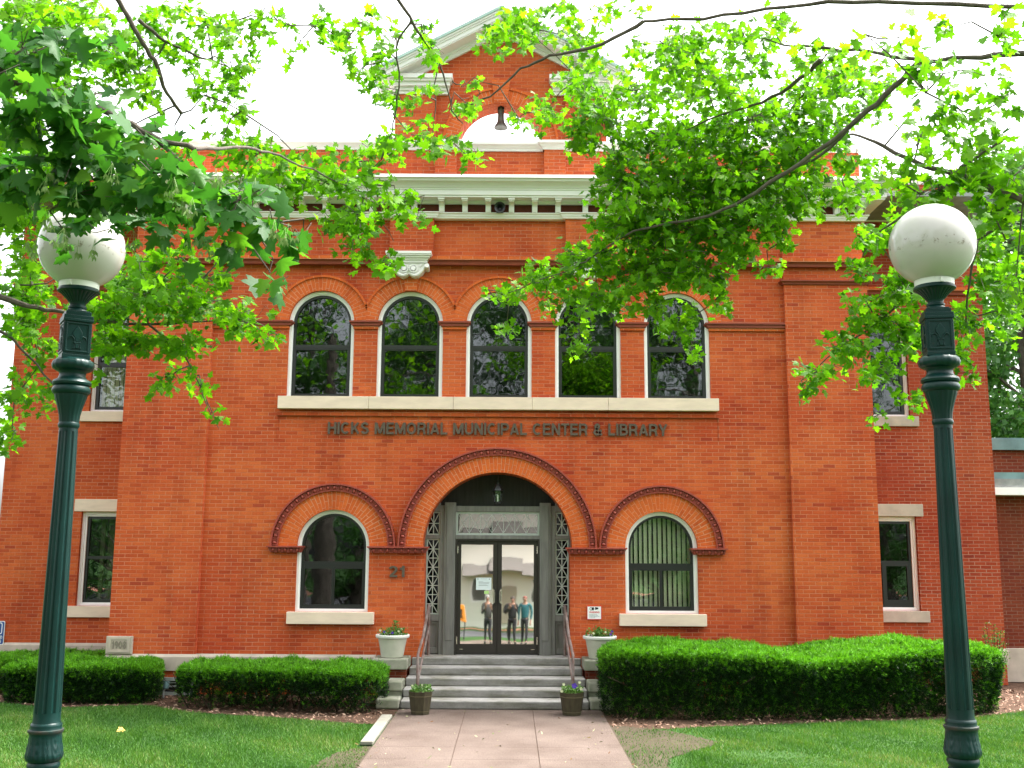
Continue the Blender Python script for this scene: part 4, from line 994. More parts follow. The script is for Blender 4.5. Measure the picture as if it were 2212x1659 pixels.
# ================================================================== LAMP POSTS
def lamp(x, zc, rot, lab):
    y = -12.4; t = thing('street_lamp', (x, y, 0), lab, 'street lamp', 'globe street lamps flanking the walk'); d = zc - 4.19; c = (x, y, d)
    mb = MB(); mb.sphere((x, y, zc), .2385, 48, 32, z0=-.885); mb.build('globe', M_GLOBE, t, smooth=True, origin=(x, y, zc))
    mb = MB(); mb.lathe([(.10, 3.944), (.108, 3.946), (.109, 3.984), (.10, 3.988), (.05, 3.985)], 40, c); mb.box(x - .012, x + .004, y - .122, y - .10, d + 3.945, d + 3.972); mb.build('collar', M_RIM, t, smooth=True)
    mb = MB(); fl = lambda n, k: (lambda a, z: 1 + k * abs(cos(n * a / 2)) - k)
    mb.lathe([(.108, 3.946), (.110, 3.938), (.115, 3.934), (.115, 3.926), (.106, 3.92)], 40, c)
    mb.lathe([(.106, 3.921), (.094, 3.912), (.078, 3.898), (.065, 3.885), (.056, 3.873), (.05, 3.865)], 96, c, fl(24, .07))
    mb.lathe([(.05, 3.866), (.043, 3.855), (.043, 3.845), (.05, 3.84), (.05, 3.83), (.046, 3.826), (.055, 3.815), (.06, 3.80), (.05, 3.79)], 32, c); mb.build('fitter_cup', M_IRON, t, smooth=True)
    # square panelled capital
    q = MB()
    for h, z0, z1 in ((.060, 3.80, 3.81), (.068, 3.775, 3.802), (.078, 3.755, 3.778), (.080, 3.742, 3.757), (.072, 3.55, 3.744), (.0755, 3.53, 3.552)): q.box(-h, h, -h, h, z0, z1)
    for k in range(4):
        f = MB(); y0 = -.0735
        f.band(rect(-.055, .055, 3.575, 3.725), rect(-.064, .064, 3.565, 3.735), y0 - .003, -.07, True)
        f.prism([(0, 3.715), (.012, 3.70), (.026, 3.675), (.024, 3.66), (.012, 3.645), (.010, 3.625), (-.010, 3.625), (-.012, 3.645), (-.024, 3.66), (-.026, 3.675), (-.012, 3.70)], y0 - .006, -.07)
        for s in (-1, 1): f.tube([(s * .012, y0, 3.615), (s * .016, y0, 3.64), (s * .030, y0, 3.655), (s * .044, y0, 3.65), (s * .048, y0, 3.635)], [.004, .006, .006, .005, .003], 5)
        f.prism([(-.02, 3.615), (.02, 3.615), (.02, 3.623), (-.02, 3.623)], y0 - .006, -.07); f.prism([(-.008, 3.585), (.008, 3.585), (.012, 3.614), (-.012, 3.614)], y0 - .005, -.07)
        for s in (-1, 1): f.prism([(s * .012, 3.582), (s * .024, 3.582), (s * .013, 3.612)], y0 - .004, -.07)
        ca, sa = cos(k * PI / 2), sin(k * PI / 2); f.v = [(a * ca - b_ * sa, a * sa + b_ * ca, z) for a, b_, z in f.v]; q.add(f.v, f.f)
    ca, sa = cos(rot), sin(rot); q.v = [(x + a * ca - b_ * sa, y + a * sa + b_ * ca, z + d) for a, b_, z in q.v]; q.build('square_capital', M_IRON, t, bev=.0025)
    mb = MB(); mb.lathe([(.085, 3.535), (.105, 3.52), (.111, 3.50), (.105, 3.478), (.085, 3.465)], 64, c, lambda a, z: 1 + .035 * abs(cos(9 * a))); mb.lathe([(.085, 3.536), (.06, 3.54)], 32, c, cap=False)
    mb.lathe([(.085, 3.468), (.072, 3.455), (.070, 3.44), (.078, 3.42), (.098, 3.41), (.105, 3.397), (.102, 3.385), (.092, 3.380), (.100, 3.368), (.104, 3.352), (.098, 3.338), (.088, 3.33)], 40, c)
    mb.lathe([(.088, 3.331), (.084, 3.31), (.068, 3.26), (.056, 3.21), (.053, 3.17)], 64, c, fl(16, .05)); mb.lathe([(.053, 3.172), (.057, 3.165), (.057, 3.15), (.052, 3.14)], 32, c); mb.build('neck_mouldings', M_IRON, t, smooth=True)
    mb = MB(); flute = lambda a, z: 1 - .13 * max(0, cos(9 * a)) ** 1.3
    mb.lathe([(.050, 3.145), (.0505, 3.12)], 32, c, cap=False)
    mb.lathe([(.0505, 3.12), (.052, 3.0), (.058, 2.5), (.064, 2.0), (.0695, 1.60)], 128, c, flute, cap=False); mb.lathe([(.0695, 1.60), (.070, 1.56), (.073, 1.545)], 40, c, cap=False); mb.build('fluted_shaft', M_IRON, t, smooth=True)
    mb = MB(); mb.lathe([(.072, 1.547), (.079, 1.54), (.081, 1.53), (.079, 1.518), (.082, 1.512)], 40, c)
    lf = lambda a, z: 1 + (.045 * cos(6 * a) ** 2 * (.6 + .4 * cos(30 * abs(math.sin(3 * a)) + (z - 1.35) * 120)) + .02 * abs(sin(12 * a + (z - 1.4) * 14))) * max(0, math.sin((1.49 - z) / .16 * PI))
    mb.lathe([(float(np.interp(z, [1.345, 1.355, 1.37, 1.385, 1.41, 1.44, 1.47, 1.485, 1.495], [.078, .088, .093, .093, .088, .083, .081, .082, .086])), float(z)) for z in np.linspace(1.495, 1.345, 32)], 144, c, lf)
    mb.lathe([(.078, 1.347), (.080, 1.34), (.084, 1.332), (.084, 1.322), (.079, 1.312), (.073, 1.302), (.071, 1.298), (.077, 1.29), (.083, 1.28), (.086, 1.277), (.084, 1.268), (.09, 1.258), (.092, 1.25), (.096, 1.235), (.098, 1.21), (.10, .9), (.12, .75), (.125, .72), (.13, .3), (.15, .25), (.17, .22), (.175, .05), (.18, .0)], 40, c); mb.v = [(a, b_, max(z, 0)) for a, b_, z in mb.v]; mb.build('base_pedestal', M_IRON, t, smooth=True)
    mb = MB(); mb.lathe([(.082, 1.513), (.090, 1.510), (.091, 1.502), (.086, 1.494)], 48, c, lambda a, z: 1 + .012 * sin(13 * a)); mb.build('rusty_flange', M_RUST, t, smooth=True)
lamp(-2.257, 4.166, R(32), 'dark green globe lamp post at the left, globe partly behind maple leaves')
lamp(2.672, 4.214, R(-10), 'dark green globe lamp post at the right, globe unobstructed with scuff marks')

# ================================================================== GROUND
def sheet(name, poly, z, m, rag=0):
    if rag:
        q = []; r_ = np.random.default_rng(len(poly) + int(abs(poly[0][0]) * 10)); n = len(poly)
        for i in range(n):
            a, c = np.array(poly[i]), np.array(poly[(i + 1) % n]); k = max(1, int(np.linalg.norm(c - a) / .09)); d = (c - a) / np.linalg.norm(c - a); d = np.array([-d[1], d[0]])
            q += [tuple(a + (c - a) * j / k + d * (r_.uniform(-rag, rag) if j else 0)) for j in range(k)]
        poly = q
    mb = MB(); mb.add([(x, y, z) for x, y in poly], [tuple(range(len(poly)))]); o = mb.build(name, m); o['kind'] = 'structure'; return o
sheet('lawn_ground', [(-400, -400), (400, -400), (400, 400), (-400, 400)], -.012, M_LAWN)
sheet('mulch_bed', [(-9.9, -.9), (-8.2, -.75), (-7, -1.45), (-5.6, -1.15), (-4.6, -1.85), (-3, -2.35), (-1.6, -2.9), (-1.5, -2.9), (-1.5, 2.1), (-9.9, 2.1)], -.008, M_MULCH, .03)
sheet('mulch_bed', [(1.5, -3.2), (2.0, -3.2), (3.5, -2.75), (5, -2.45), (7, -2.05), (8.4, -1.2), (9.4, -.2), (13, 0.6), (13, 2.6), (1.5, 2.6)], -.008, M_MULCH, .03)
sheet('bare_soil', [(1.3, -6.6), (1.95, -6.6), (2.15, -5.2), (3.0, -4.1), (2.5, -3.3), (1.9, -2.9), (1.3, -2.8)], -.004, M_DIRT, .035)
sheet('bare_soil', [(-1.2, -6.6), (-2.0, -6.6), (-2.05, -6.0), (-1.9, -5.0), (-1.62, -4.55), (-1.2, -4.5)], -.004, M_DIRT, .035)
mb = MB(); XW = [-1.5, -.452, .59, 1.665]; YW = [-14.0, -10.5, -8.0, -6.75, -5.35, -4.56, -1.44]
for a, c in zip(XW[:-1], XW[1:]):
    for p, q in zip(YW[:-1], YW[1:]): mb.box(a + .0035, c - .0035, p + .002, q - .002, -.05, .0)
o = mb.build('walkway', M_WALK, bev=.004); o['kind'] = 'structure'
mb = MB(); mb.box(-1.48, 1.65, -14, -1.4, -.06, -.010); o = mb.build('walkway_joints', M_MULCH); o['kind'] = 'structure'
sheet('sidewalk', [(-60, -24), (60, -24), (60, -20.6), (-60, -20.6)], -.004, M_WALK)
sheet('street', [(-200, -37), (200, -37), (200, -28), (-200, -28)], -.004, M_ROAD)
sheet('far_sidewalk', [(-60, -44), (60, -44), (60, -41), (-60, -41)], -.004, M_PINKPAVE)

# grass blades in the part of the lawn the photograph shows
def grass(n, xr, yr, keep):
    x = rng.uniform(*xr, n); y = rng.uniform(*yr, n); k = keep(x, y) > rng.uniform(0, 1, n); x, y = x[k], y[k]; n = len(x)
    h = rng.uniform(.025, .06, n) * (0.8 + .35 * np.sin(x * 2.1) * np.sin(y * 2.7)); a = rng.uniform(0, 2 * PI, n); b_ = rng.uniform(0, 2 * PI, n); w = rng.uniform(.004, .008, n)
    P = np.stack([x, y, np.full(n, -.012)], 1); e = np.stack([np.cos(a), np.sin(a), 0 * a], 1) * w[:, None]
    tip = P + np.stack([np.cos(b_) * h * .6, np.sin(b_) * h * .6, h], 1)
    V = np.concatenate([P - e, P + e, tip], 1).reshape(-1, 3)
    patch = .5 + .28 * np.sin(x * 1.3 + 1.7 * np.sin(y * .9)) * np.sin(y * 1.9 + .8 * np.sin(x * 2.3)) + .12 * np.sin(x * 7 + y * 5)
    return V, np.clip(patch + rng.normal(0, .22, n), 0, 1)
XB = [-10, -8.2, -7, -5.6, -4.6, -3, -1.6]; YB = [-.95, -.85, -1.5, -1.2, -1.9, -2.4, -2.95]
XB2 = [1.6, 2.0, 3.5, 5, 7, 8.4, 9.4, 12]; YB2 = [-3.3, -3.3, -2.75, -2.45, -2.05, -1.2, -.2, .6]
def keepL(x, y): return np.where(y < np.interp(x, XB, YB) + rng.normal(0, .05, len(x)), 1, 0) * np.where((x > np.interp(y, [-6.6, -6, -5, -4.5], [-2.0, -2.05, -1.9, -1.6]) + rng.normal(0, .06, len(x))) & (y < -4.4), .45, 1) * np.where(x < -1.52, 1, 0) * np.where((x > -1.7) & (y > -4.6), 0, 1)
def keepR(x, y):
    s_ = np.clip((x - 1.7 - np.interp(y, [-6.5, -5, -4, -3], [.2, .5, 1.1, .8])) / .35 + rng.normal(0, .2, len(x)), .26, 1)
    s_ = s_ * np.where((np.hypot((x - 3.4) / .5, (y + 4.9) / .25) < 1), .35, 1)
    return np.where(y < np.interp(x, XB2, YB2) + rng.normal(0, .06, len(x)), 1, 0) * s_
V1, r1 = grass(170000, (-9.9, -1.52), (-7.2, -.8), keepL); V2, r2 = grass(170000, (1.68, 10.5), (-7.2, .4), keepR)
o = fast_mesh('grass', np.concatenate([V1, V2]), np.arange(len(V1) + len(V2)).reshape(-1, 3), M_GRASS, None, np.concatenate([r1, r2])); tag(o, 'short green lawn grass on both sides of the walk', 'grass', kind='stuff')
# mulch chips and litter
def scatter(n, f, size, seed, z=0.0):
    r_ = np.random.default_rng(seed); P = f(r_, n); n = len(P)
    a = r_.uniform(0, 2 * PI, n); t_ = r_.normal(0, .35, n); s = size * r_.uniform(.4, 1.4, n)
    d = np.stack([np.cos(a), np.sin(a), t_], 1) * s[:, None]; e = np.stack([-np.sin(a), np.cos(a), r_.normal(0, .4, n)], 1) * (s * r_.uniform(.25, .5, n))[:, None]
    P = np.concatenate([P, np.full((n, 1), z) + r_.uniform(.003, .02, (n, 1))], 1)
    return np.concatenate([P - d, P + e, P + d, P - e], 1).reshape(-1, 3), r_.uniform(0, 1, n)
def fm(r_, n):
    x = r_.uniform(-9.5, 9.5, n); y = r_.uniform(-3.1, 1.9, n)
    lim = np.where(x < 0, np.interp(x, XB, YB), np.interp(x, XB2, YB2)); k = (y > lim) & (np.abs(x) > 1.7) & ((y < -.06) | (np.abs(x) > 6.7)) & ((np.abs(x) > 2.1) | (y < -1.5))
    return np.stack([x[k], y[k]], 1)
V, q = scatter(16000, fm, .032, 3, -.008); o = fast_mesh('mulch_chips', V, np.arange(len(V)).reshape(-1, 4), M_CHIP, None, q, k=4); tag(o, 'brown wood mulch chips under the hedges', 'mulch', kind='stuff')
def fl(r_, n): return np.stack([np.where(r_.uniform(0, 1, n) < .5, r_.uniform(-1.5, 1.65, n), np.sign(r_.normal(size=n)) * r_.uniform(1.2, 1.75, n)), r_.uniform(-6.4, -1.5, n)], 1)
V, q = scatter(150, fl, .026, 5, .002); o = fast_mesh('leaf_litter', V, np.arange(len(V)).reshape(-1, 4), M_DEADLEAF, None, q, k=4); tag(o, 'scattered dry leaf bits and seeds on the walk', 'leaf litter', kind='stuff')

# ================================================================== HEDGES
def hedge(name, lab, path, hw, hfun, n, seed, bottom=.5, stems=40):
    r_ = np.random.default_rng(seed)
    P = np.array(path, float); seg = np.linalg.norm(np.diff(P, axis=0), axis=1); acc = np.concatenate([[0], np.cumsum(seg)]); tot = acc[-1]
    t = thing(name, (*P.mean(0), 0), lab, 'hedge', 'clipped yew hedges along the front wall')
    u = r_.uniform(0, 1, n); d = u * tot
    cx = np.interp(d, acc, P[:, 0]); cy = np.interp(d, acc, P[:, 1])
    ex = np.gradient(np.interp(np.linspace(0, tot, 50), acc, P[:, 0])); ey = np.gradient(np.interp(np.linspace(0, tot, 50), acc, P[:, 1]))
    L = np.hypot(ex, ey); tx = np.interp(d, np.linspace(0, tot, 50), ex / L); ty = np.interp(d, np.linspace(0, tot, 50), ey / L)
    taper = np.clip(1 - np.abs(2 * u - 1) ** (tot / hw * 2.2), 0.0, 1) ** .42
    H = hfun(u) * (.80 + .20 * taper); Wd = hw * taper
    top = r_.uniform(0, 1, n) < .40
    v = r_.uniform(-1, 1, n)
    # outline of the cross section as a superellipse, points pulled a little inwards
    off = np.where(top, v, np.sign(v)); zz = np.where(top, 1.0, r_.uniform(0, 1, n) ** .85)
    edge = np.abs(off) ** 6 * .10; zz = np.where(top, zz - edge, zz)
    side = np.where(top, off, off * np.where(zz > .8, 1 - (zz - .8) * .25, .80 + .25 * zz))
    pull = np.abs(r_.normal(0, .055, n)) + np.where(r_.uniform(0, 1, n) < .25, r_.uniform(0, .3, n), 0)
    x = cx - ty * Wd * side; y = cy + tx * Wd * side; z = H * zz
    lump = .035 * np.sin(x * 5.1 + 1.3 * np.sin(y * 4)) + .022 * np.sin(x * 11 + y * 9) + .018 * np.sin(y * 13 - x * 3)
    z = np.where(top, z + lump - pull * .6, z)
    k2 = 1 - np.where(top, 0, pull / hw + lump * .8)
    x = cx + (x - cx) * k2; y = cy + (y - cy) * k2
    hole = np.sin(x * 4.3 + seed) * np.sin(z * 6.5 + x * 1.7) + .5 * np.sin(x * 9.7 + 2 * z)
    keep = top | (r_.uniform(0, 1, n) < np.clip(bottom + zz * 1.1, 0, 1) * np.where((hole > 1.0) & (zz < .6), .35, 1))
    keep &= taper > .02
    x, y, z, top, side, zz = x[keep], y[keep], z[keep], top[keep], side[keep], zz[keep]; tx, ty = tx[keep], ty[keep]; n = len(x)
    B0 = np.stack([x, y, z], 1)
    nd = np.where(top[:, None], np.array([0, 0, 1.0]), np.stack([-ty * side, tx * side, .35 + 0 * tx], 1)); nd += r_.normal(0, .5, (n, 3)); nd /= np.linalg.norm(nd, axis=1)[:, None]
    rn = np.where(top | (zz > .9), r_.uniform(.45, 1, n), np.where(r_.uniform(0, 1, n) < .10 + .25 * (zz > .75), r_.uniform(.5, .8, n), r_.uniform(0, .5, n)))  # fresh growth brighter on top; side tufts darkened to stand for shade
    # each sample is a tuft of short needled shoots fanning out from one point
    B0 = B0 + nd * np.abs(r_.normal(0, .022, (n, 1))); Vs = []; rs = []
    for j in range(8):
        dd = nd + r_.normal(0, .42, (n, 3)); dd /= np.linalg.norm(dd, axis=1)[:, None]
        s = r_.uniform(.03, .065, (n, 1)); e = np.cross(dd, r_.normal(size=(n, 3))); e /= np.linalg.norm(e, axis=1)[:, None]
        o = B0 + r_.normal(0, .012, (n, 3))
        Vs.append(np.concatenate([o - e * .0055, o + e * .0055 + dd * s * .3, o + dd * s], 1)); rs.append(np.clip(rn + r_.normal(0, .05, n), 0, 1))
    V = np.concatenate(Vs, 0).reshape(-1, 3)
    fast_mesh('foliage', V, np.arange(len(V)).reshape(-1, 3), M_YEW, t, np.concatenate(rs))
    mb = MB()
    for i in range(stems):
        q = r_.uniform(.12, .88) * tot; a = np.array([np.interp(q, acc, P[:, 0]), np.interp(q, acc, P[:, 1])]); a = a + r_.normal(0, hw * .35, 2)
        b_ = a + np.clip(r_.normal(0, hw * .4, 2), -hw * .5, hw * .5); h = float(hfun(np.array([q / tot]))[0]) * .85
        m_ = (a + b_) / 2 + r_.normal(0, .05, 2)
        mb.tube([(a[0], a[1], -.02), (m_[0], m_[1], h * .4), (b_[0], b_[1], h)], [.014, .010, .004], 5)
        for j in range(2):
            e = m_ + np.clip(r_.normal(0, hw * .45, 2), -hw * .6, hw * .6); mb.tube([(m_[0], m_[1], h * .4), (e[0], e[1], h * r_.uniform(.5, .9))], [.008, .003], 4)
    mb.build('stems', M_TWIG, t)
ip = lambda xs, ys: (lambda u: np.interp(u, xs, ys))
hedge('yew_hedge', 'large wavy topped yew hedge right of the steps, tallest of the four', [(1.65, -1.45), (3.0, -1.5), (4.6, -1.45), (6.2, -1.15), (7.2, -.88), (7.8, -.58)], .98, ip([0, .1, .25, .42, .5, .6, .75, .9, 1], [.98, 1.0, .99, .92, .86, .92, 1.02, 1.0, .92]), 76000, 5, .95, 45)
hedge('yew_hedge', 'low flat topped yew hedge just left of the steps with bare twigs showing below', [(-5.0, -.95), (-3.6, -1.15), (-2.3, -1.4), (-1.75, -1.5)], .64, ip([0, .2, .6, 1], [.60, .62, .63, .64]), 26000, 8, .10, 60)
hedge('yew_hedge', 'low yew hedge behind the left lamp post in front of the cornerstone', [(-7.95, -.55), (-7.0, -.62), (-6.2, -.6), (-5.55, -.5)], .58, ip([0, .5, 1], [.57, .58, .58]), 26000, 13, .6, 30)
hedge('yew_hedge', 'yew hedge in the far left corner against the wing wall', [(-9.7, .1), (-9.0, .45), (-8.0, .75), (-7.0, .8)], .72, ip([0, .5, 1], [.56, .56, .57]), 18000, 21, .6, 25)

# thin weedy shrub at the right end of the big hedge
t = thing('young_shrub', (8.75, .55, 0), 'thin wispy young shrub at the right end of the large hedge', 'shrub')
mb = MB(); ends = []
for i in range(16):
    a = rng.uniform(0, 2 * PI); b_ = (8.75 + .28 * cos(a) * rng.uniform(.3, 1), .55 + .25 * sin(a), rng.uniform(.6, 1.25)); mb.tube([(8.75 + .05 * cos(a), .55 + .05 * sin(a), 0), ((8.75 + b_[0]) / 2, (.55 + b_[1]) / 2, b_[2] * .55), b_], [.008, .006, .003], 5); ends.append(b_)
mb.build('stems', M_TWIG, t)
E_ = np.array(ends); n = 900; ii = rng.integers(0, len(ends), n); q = rng.uniform(.35, 1, n)[:, None]
P0 = np.array([8.75, .55, 0]) * (1 - q) + E_[ii] * q + rng.normal(0, .03, (n, 3)); d = rng.normal(size=(n, 3)); d /= np.linalg.norm(d, axis=1)[:, None]; e = np.cross(d, rng.normal(size=(n, 3))); e /= np.linalg.norm(e, axis=1)[:, None]
V = np.concatenate([P0, P0 + d * .02 + e * .010, P0 + d * .045, P0 + d * .02 - e * .010], 1).reshape(-1, 3)
fast_mesh('foliage', V, np.arange(4 * n).reshape(-1, 4), M_BGLEAF, t, rng.uniform(0, 1, n), k=4)

# ================================================================== MAPLES
HALF = [(.05, -.01), (.16, -.07), (.37, -.05), (.31, .08), (.29, .16), (.44, .23), (.58, .36), (.47, .41), (.34, .43), (.22, .47), (.25, .60), (.28, .73), (.15, .73), (.10, .86)]
LB = [(0, .30)] + [(0, 0)] + HALF + [(0, 1.0)] + [(-x, y) for x, y in HALF[::-1]]
LB = np.array([(x, y, 0) for x, y in LB], float)
LB[:, 2] = -.16 * np.abs(LB[:, 0]) - .10 * (LB[:, 1] - .3) ** 2 * np.sign(LB[:, 1] - .3); LB[0, 2] = .03
NL = len(LB) - 1; LF = np.array([(0, 1 + k, 1 + (k + 1) % NL) for k in range(NL)])
# simpler leaf for unseen upper crown
SB = np.array([(0, 0, 0), (.45, .35, -.06), (0, 1, -.05), (-.45, .35, -.06)], float); SF = np.array([(0, 1, 2), (0, 2, 3)])

def leaves(P, size, r_, LBm=LB, LFm=LF, upw=.55, front=.35, droop=.55):
    n = len(P)
    nz = r_.normal(0, .62, (n, 3)) + np.array([0, -front, upw]); nz /= np.linalg.norm(nz, axis=1)[:, None]
    yd = r_.normal(0, .8, (n, 3)) + np.array([0, -.25, -droop]); yd -= nz * (yd * nz).sum(1)[:, None]; yd /= np.linalg.norm(yd, axis=1)[:, None]
    xd = np.cross(yd, nz); s = size * r_.uniform(.62, 1.15, n)
    curl = r_.uniform(-1.0, 2.6, n)
    B_ = LBm[None] * np.ones((n, 1, 1)); B_ = B_.copy(); B_[:, :, 2] *= curl[:, None]; B_[:, :, 0] *= r_.uniform(.8, 1.1, n)[:, None]
    V = P[:, None, :] + s[:, None, None] * (B_[:, :, 0:1] * xd[:, None] + B_[:, :, 1:2] * yd[:, None] + B_[:, :, 2:3] * nz[:, None])
    m = LBm.shape[0]; Fc = (np.arange(n) * m)[:, None, None] + LFm[None]
    rnd = np.repeat(np.clip(r_.normal(.5, .25, n), 0, 1), len(LFm))
    return V.reshape(-1, 3), Fc.reshape(-1, 3), rnd

KD = 2.15
class Tree:
    def __init__(s): s.wood = MB(); s.V = []; s.F = []; s.R = []; s.nv = 0; s.limb = []; s.sets = {}
    def limb_px(s, pts, Y0, Y1, r0, r1, pre=None):
        L = [np.array(p, float) for p in (pre or [])]; n = len(pts)
        for i, (a, b_) in enumerate(pts): L.append(W(a, b_, Y0 + (Y1 - Y0) * i / max(1, n - 1)))
        # smooth subdivide with slight crookedness
        Q = []
        for i in range(len(L) - 1):
            for k in range(4):
                t = k / 4; p0, p1, p2, p3 = L[max(i - 1, 0)], L[i], L[i + 1], L[min(i + 2, len(L) - 1)]
                Q.append(.5 * ((2 * p1) + (-p0 + p2) * t + (2 * p0 - 5 * p1 + 4 * p2 - p3) * t * t + (-p0 + 3 * p1 - 3 * p2 + p3) * t ** 3))
        Q.append(L[-1]); m = len(Q)
        Q = [q + (rng.normal(0, .006, 3) if 0 < i < m - 1 else 0) for i, q in enumerate(Q)]
        rad = [r0 + (r1 - r0) * (i / (m - 1)) ** .8 for i in range(m)]
        rad = [q * rng.uniform(.9, 1.12) for q in rad]
        s.wood.tube(Q, rad, 8); s.limb += Q
    def blob(s, px, py, rx, ry, k, Y, dY, size, key, seed, ang=0, per=6, droop=.55, twr=.006):
        r_ = np.random.default_rng(seed)
        c = W(px, py, Y); dep = (c - CAM) @ fw; ppm = F / dep
        lp = size * ppm
        n = max(4, int(KD * k * PI * rx * ry / (.30 * lp * lp)))
        nt_ = max(2, int(n / per))
        # main twig from the nearest limb to the blob
        if s.limb:
            LA = np.array(s.limb); i = np.argmin(((LA - c) ** 2).sum(1)); a = LA[i]
            if np.linalg.norm(a - c) > .05:
                m_ = (a + c) / 2 + r_.normal(0, .05, 3) + np.array([0, 0, .03]); s.wood.tube([a, m_, c], [twr * 1.3, twr, twr * .55], 5)
        ca, sa = cos(ang), sin(ang); Ps = []
        for j in range(nt_):
            q = r_.uniform(0, 1) ** .5; f = r_.uniform(0, 2 * PI)
            ex, ey = q * cos(f) * rx, q * sin(f) * ry; ex, ey = ex * ca - ey * sa, ex * sa + ey * ca
            e = W(px + ex, py + ey, Y + r_.normal(0, dY * .5))
            st = c + (e - c) * r_.uniform(.0, .55) + r_.normal(0, .03, 3)
            md = (st + e) / 2 + r_.normal(0, .03, 3) + np.array([0, 0, .02])
            s.wood.tube([st, md, e], [twr * .55, twr * .4, twr * .25], 4, cap=False)
            u = r_.uniform(.35, 1.0, per)[:, None]
            Ps.append(st * (1 - u) + e * u + r_.normal(0, size * .42, (per, 3)) + np.array([0, 0, -size * .15]))
        s.limb.append(c); s.sets.setdefault(key, []).append((np.concatenate(Ps), size, droop))
    def cloud(s, c, rad, n, size, key, seed, clear=True):
        """out-of-frame upper crown"""
        r_ = np.random.default_rng(seed); d = r_.normal(size=(n, 3)); d /= np.linalg.norm(d, axis=1)[:, None]
        P = np.array(c) + d * np.array(rad) * (r_.uniform(.25, 1, n) ** .5)[:, None]
        P = P + .25 * np.sin(P[:, [1, 2, 0]] * 2.7)
        if clear:
            rel = P - CAM; z = rel @ fw; x = 1106 + F * (rel @ rt) / z; y = 829.5 - F * (rel @ up) / z; inf = (z > .2) & (x > -60) & (x < 2270) & (y > -60) & (y < 1720); P = P[~inf]
        s.sets.setdefault(key, []).append((P, size, .3))
    def finish(s, name, lab, base, bark, mats, group=None, cat='tree'):
        t = thing(name, base, lab, cat, group); r_ = np.random.default_rng(len(lab))
        s.wood.build('trunk', bark, t, smooth=True)
        for key, lst in s.sets.items():
            VV, FF, RR, o = [], [], [], 0
            for P, size, droop in lst:
                V, Fc, rn = leaves(P, size, r_, *( (SB, SF) if key.endswith('simple') else (LB, LF)), droop=droop)
                VV.append(V); FF.append(Fc + o); RR.append(rn); o += len(V)
            fast_mesh('crown', np.concatenate(VV), np.concatenate(FF), mats[key], t, np.concatenate(RR))
        return t

# ---- right maple
T = Tree(); tb = np.array([6.9, -9.6, 0])
T.wood.tube([tb, tb + [0, .02, .3], tb + [-.05, 0, 2.5], tb + [-.1, .05, 5.5], tb + [.0, .1, 9.5]], [.42, .33, .28, .22, .10], 14)
T.limb_px([(2330, 10), (2212, 15), (1900, 4), (1700, 15), (1520, 40), (1390, 46)], -10.3, -10.0, .027, .012, [tb + [-.1, .05, 6.3]])
T.limb_px([(1390, 46), (1300, 95), (1187, 122), (1127, 150), (1057, 207), (1000, 233)], -10.0, -9.6, .018, .006)
T.limb_px([(2340, 130), (2212, 118), (2118, 122), (1995, 130), (1901, 115), (1791, 105), (1690, 97)], -10.6, -9.4, .034, .009, [tb + [-.1, .05, 5.4]])
T.limb_px([(1992, 131), (1932, 187), (1852, 260), (1758, 333), (1635, 413), (1548, 460), (1475, 478), (1370, 500), (1290, 547), (1237, 580), (1150, 612), (1050, 650)], -10.1, -7.6, .029, .003)
T.limb_px([(1842, 267), (1775, 333), (1708, 367), (1620, 400)], -9.5, -8.6, .02, .005)
T.limb_px([(1775, 130), (1708, 187), (1625, 227), (1548, 250), (1440, 300)], -9.5, -8.4, .022, .006)
T.limb_px([(2340, 470), (2212, 430), (2128, 403), (2058, 377), (1975, 350), (1892, 307), (1835, 290)], -11.2, -10.6, .044, .009, [tb + [-.08, .03, 4.4]])
T.limb_px([(2058, 377), (2110, 340), (2170, 300)], -11, -11.2, .018, .006); T.limb_px([(2041, 402), (1975, 450), (1900, 500)], -11, -9.5, .025, .006)
T.limb_px([(2340, 380), (2212, 455), (2110, 520), (2020, 590), (1908, 688), (1808, 755), (1725, 838)], -10.0, -8.2, .026, .004, [tb + [-.08, .03, 4.0]])
T.limb_px([(2110, 520), (2090, 640), (2085, 760)], -9.5, -8.8, .015, .004)
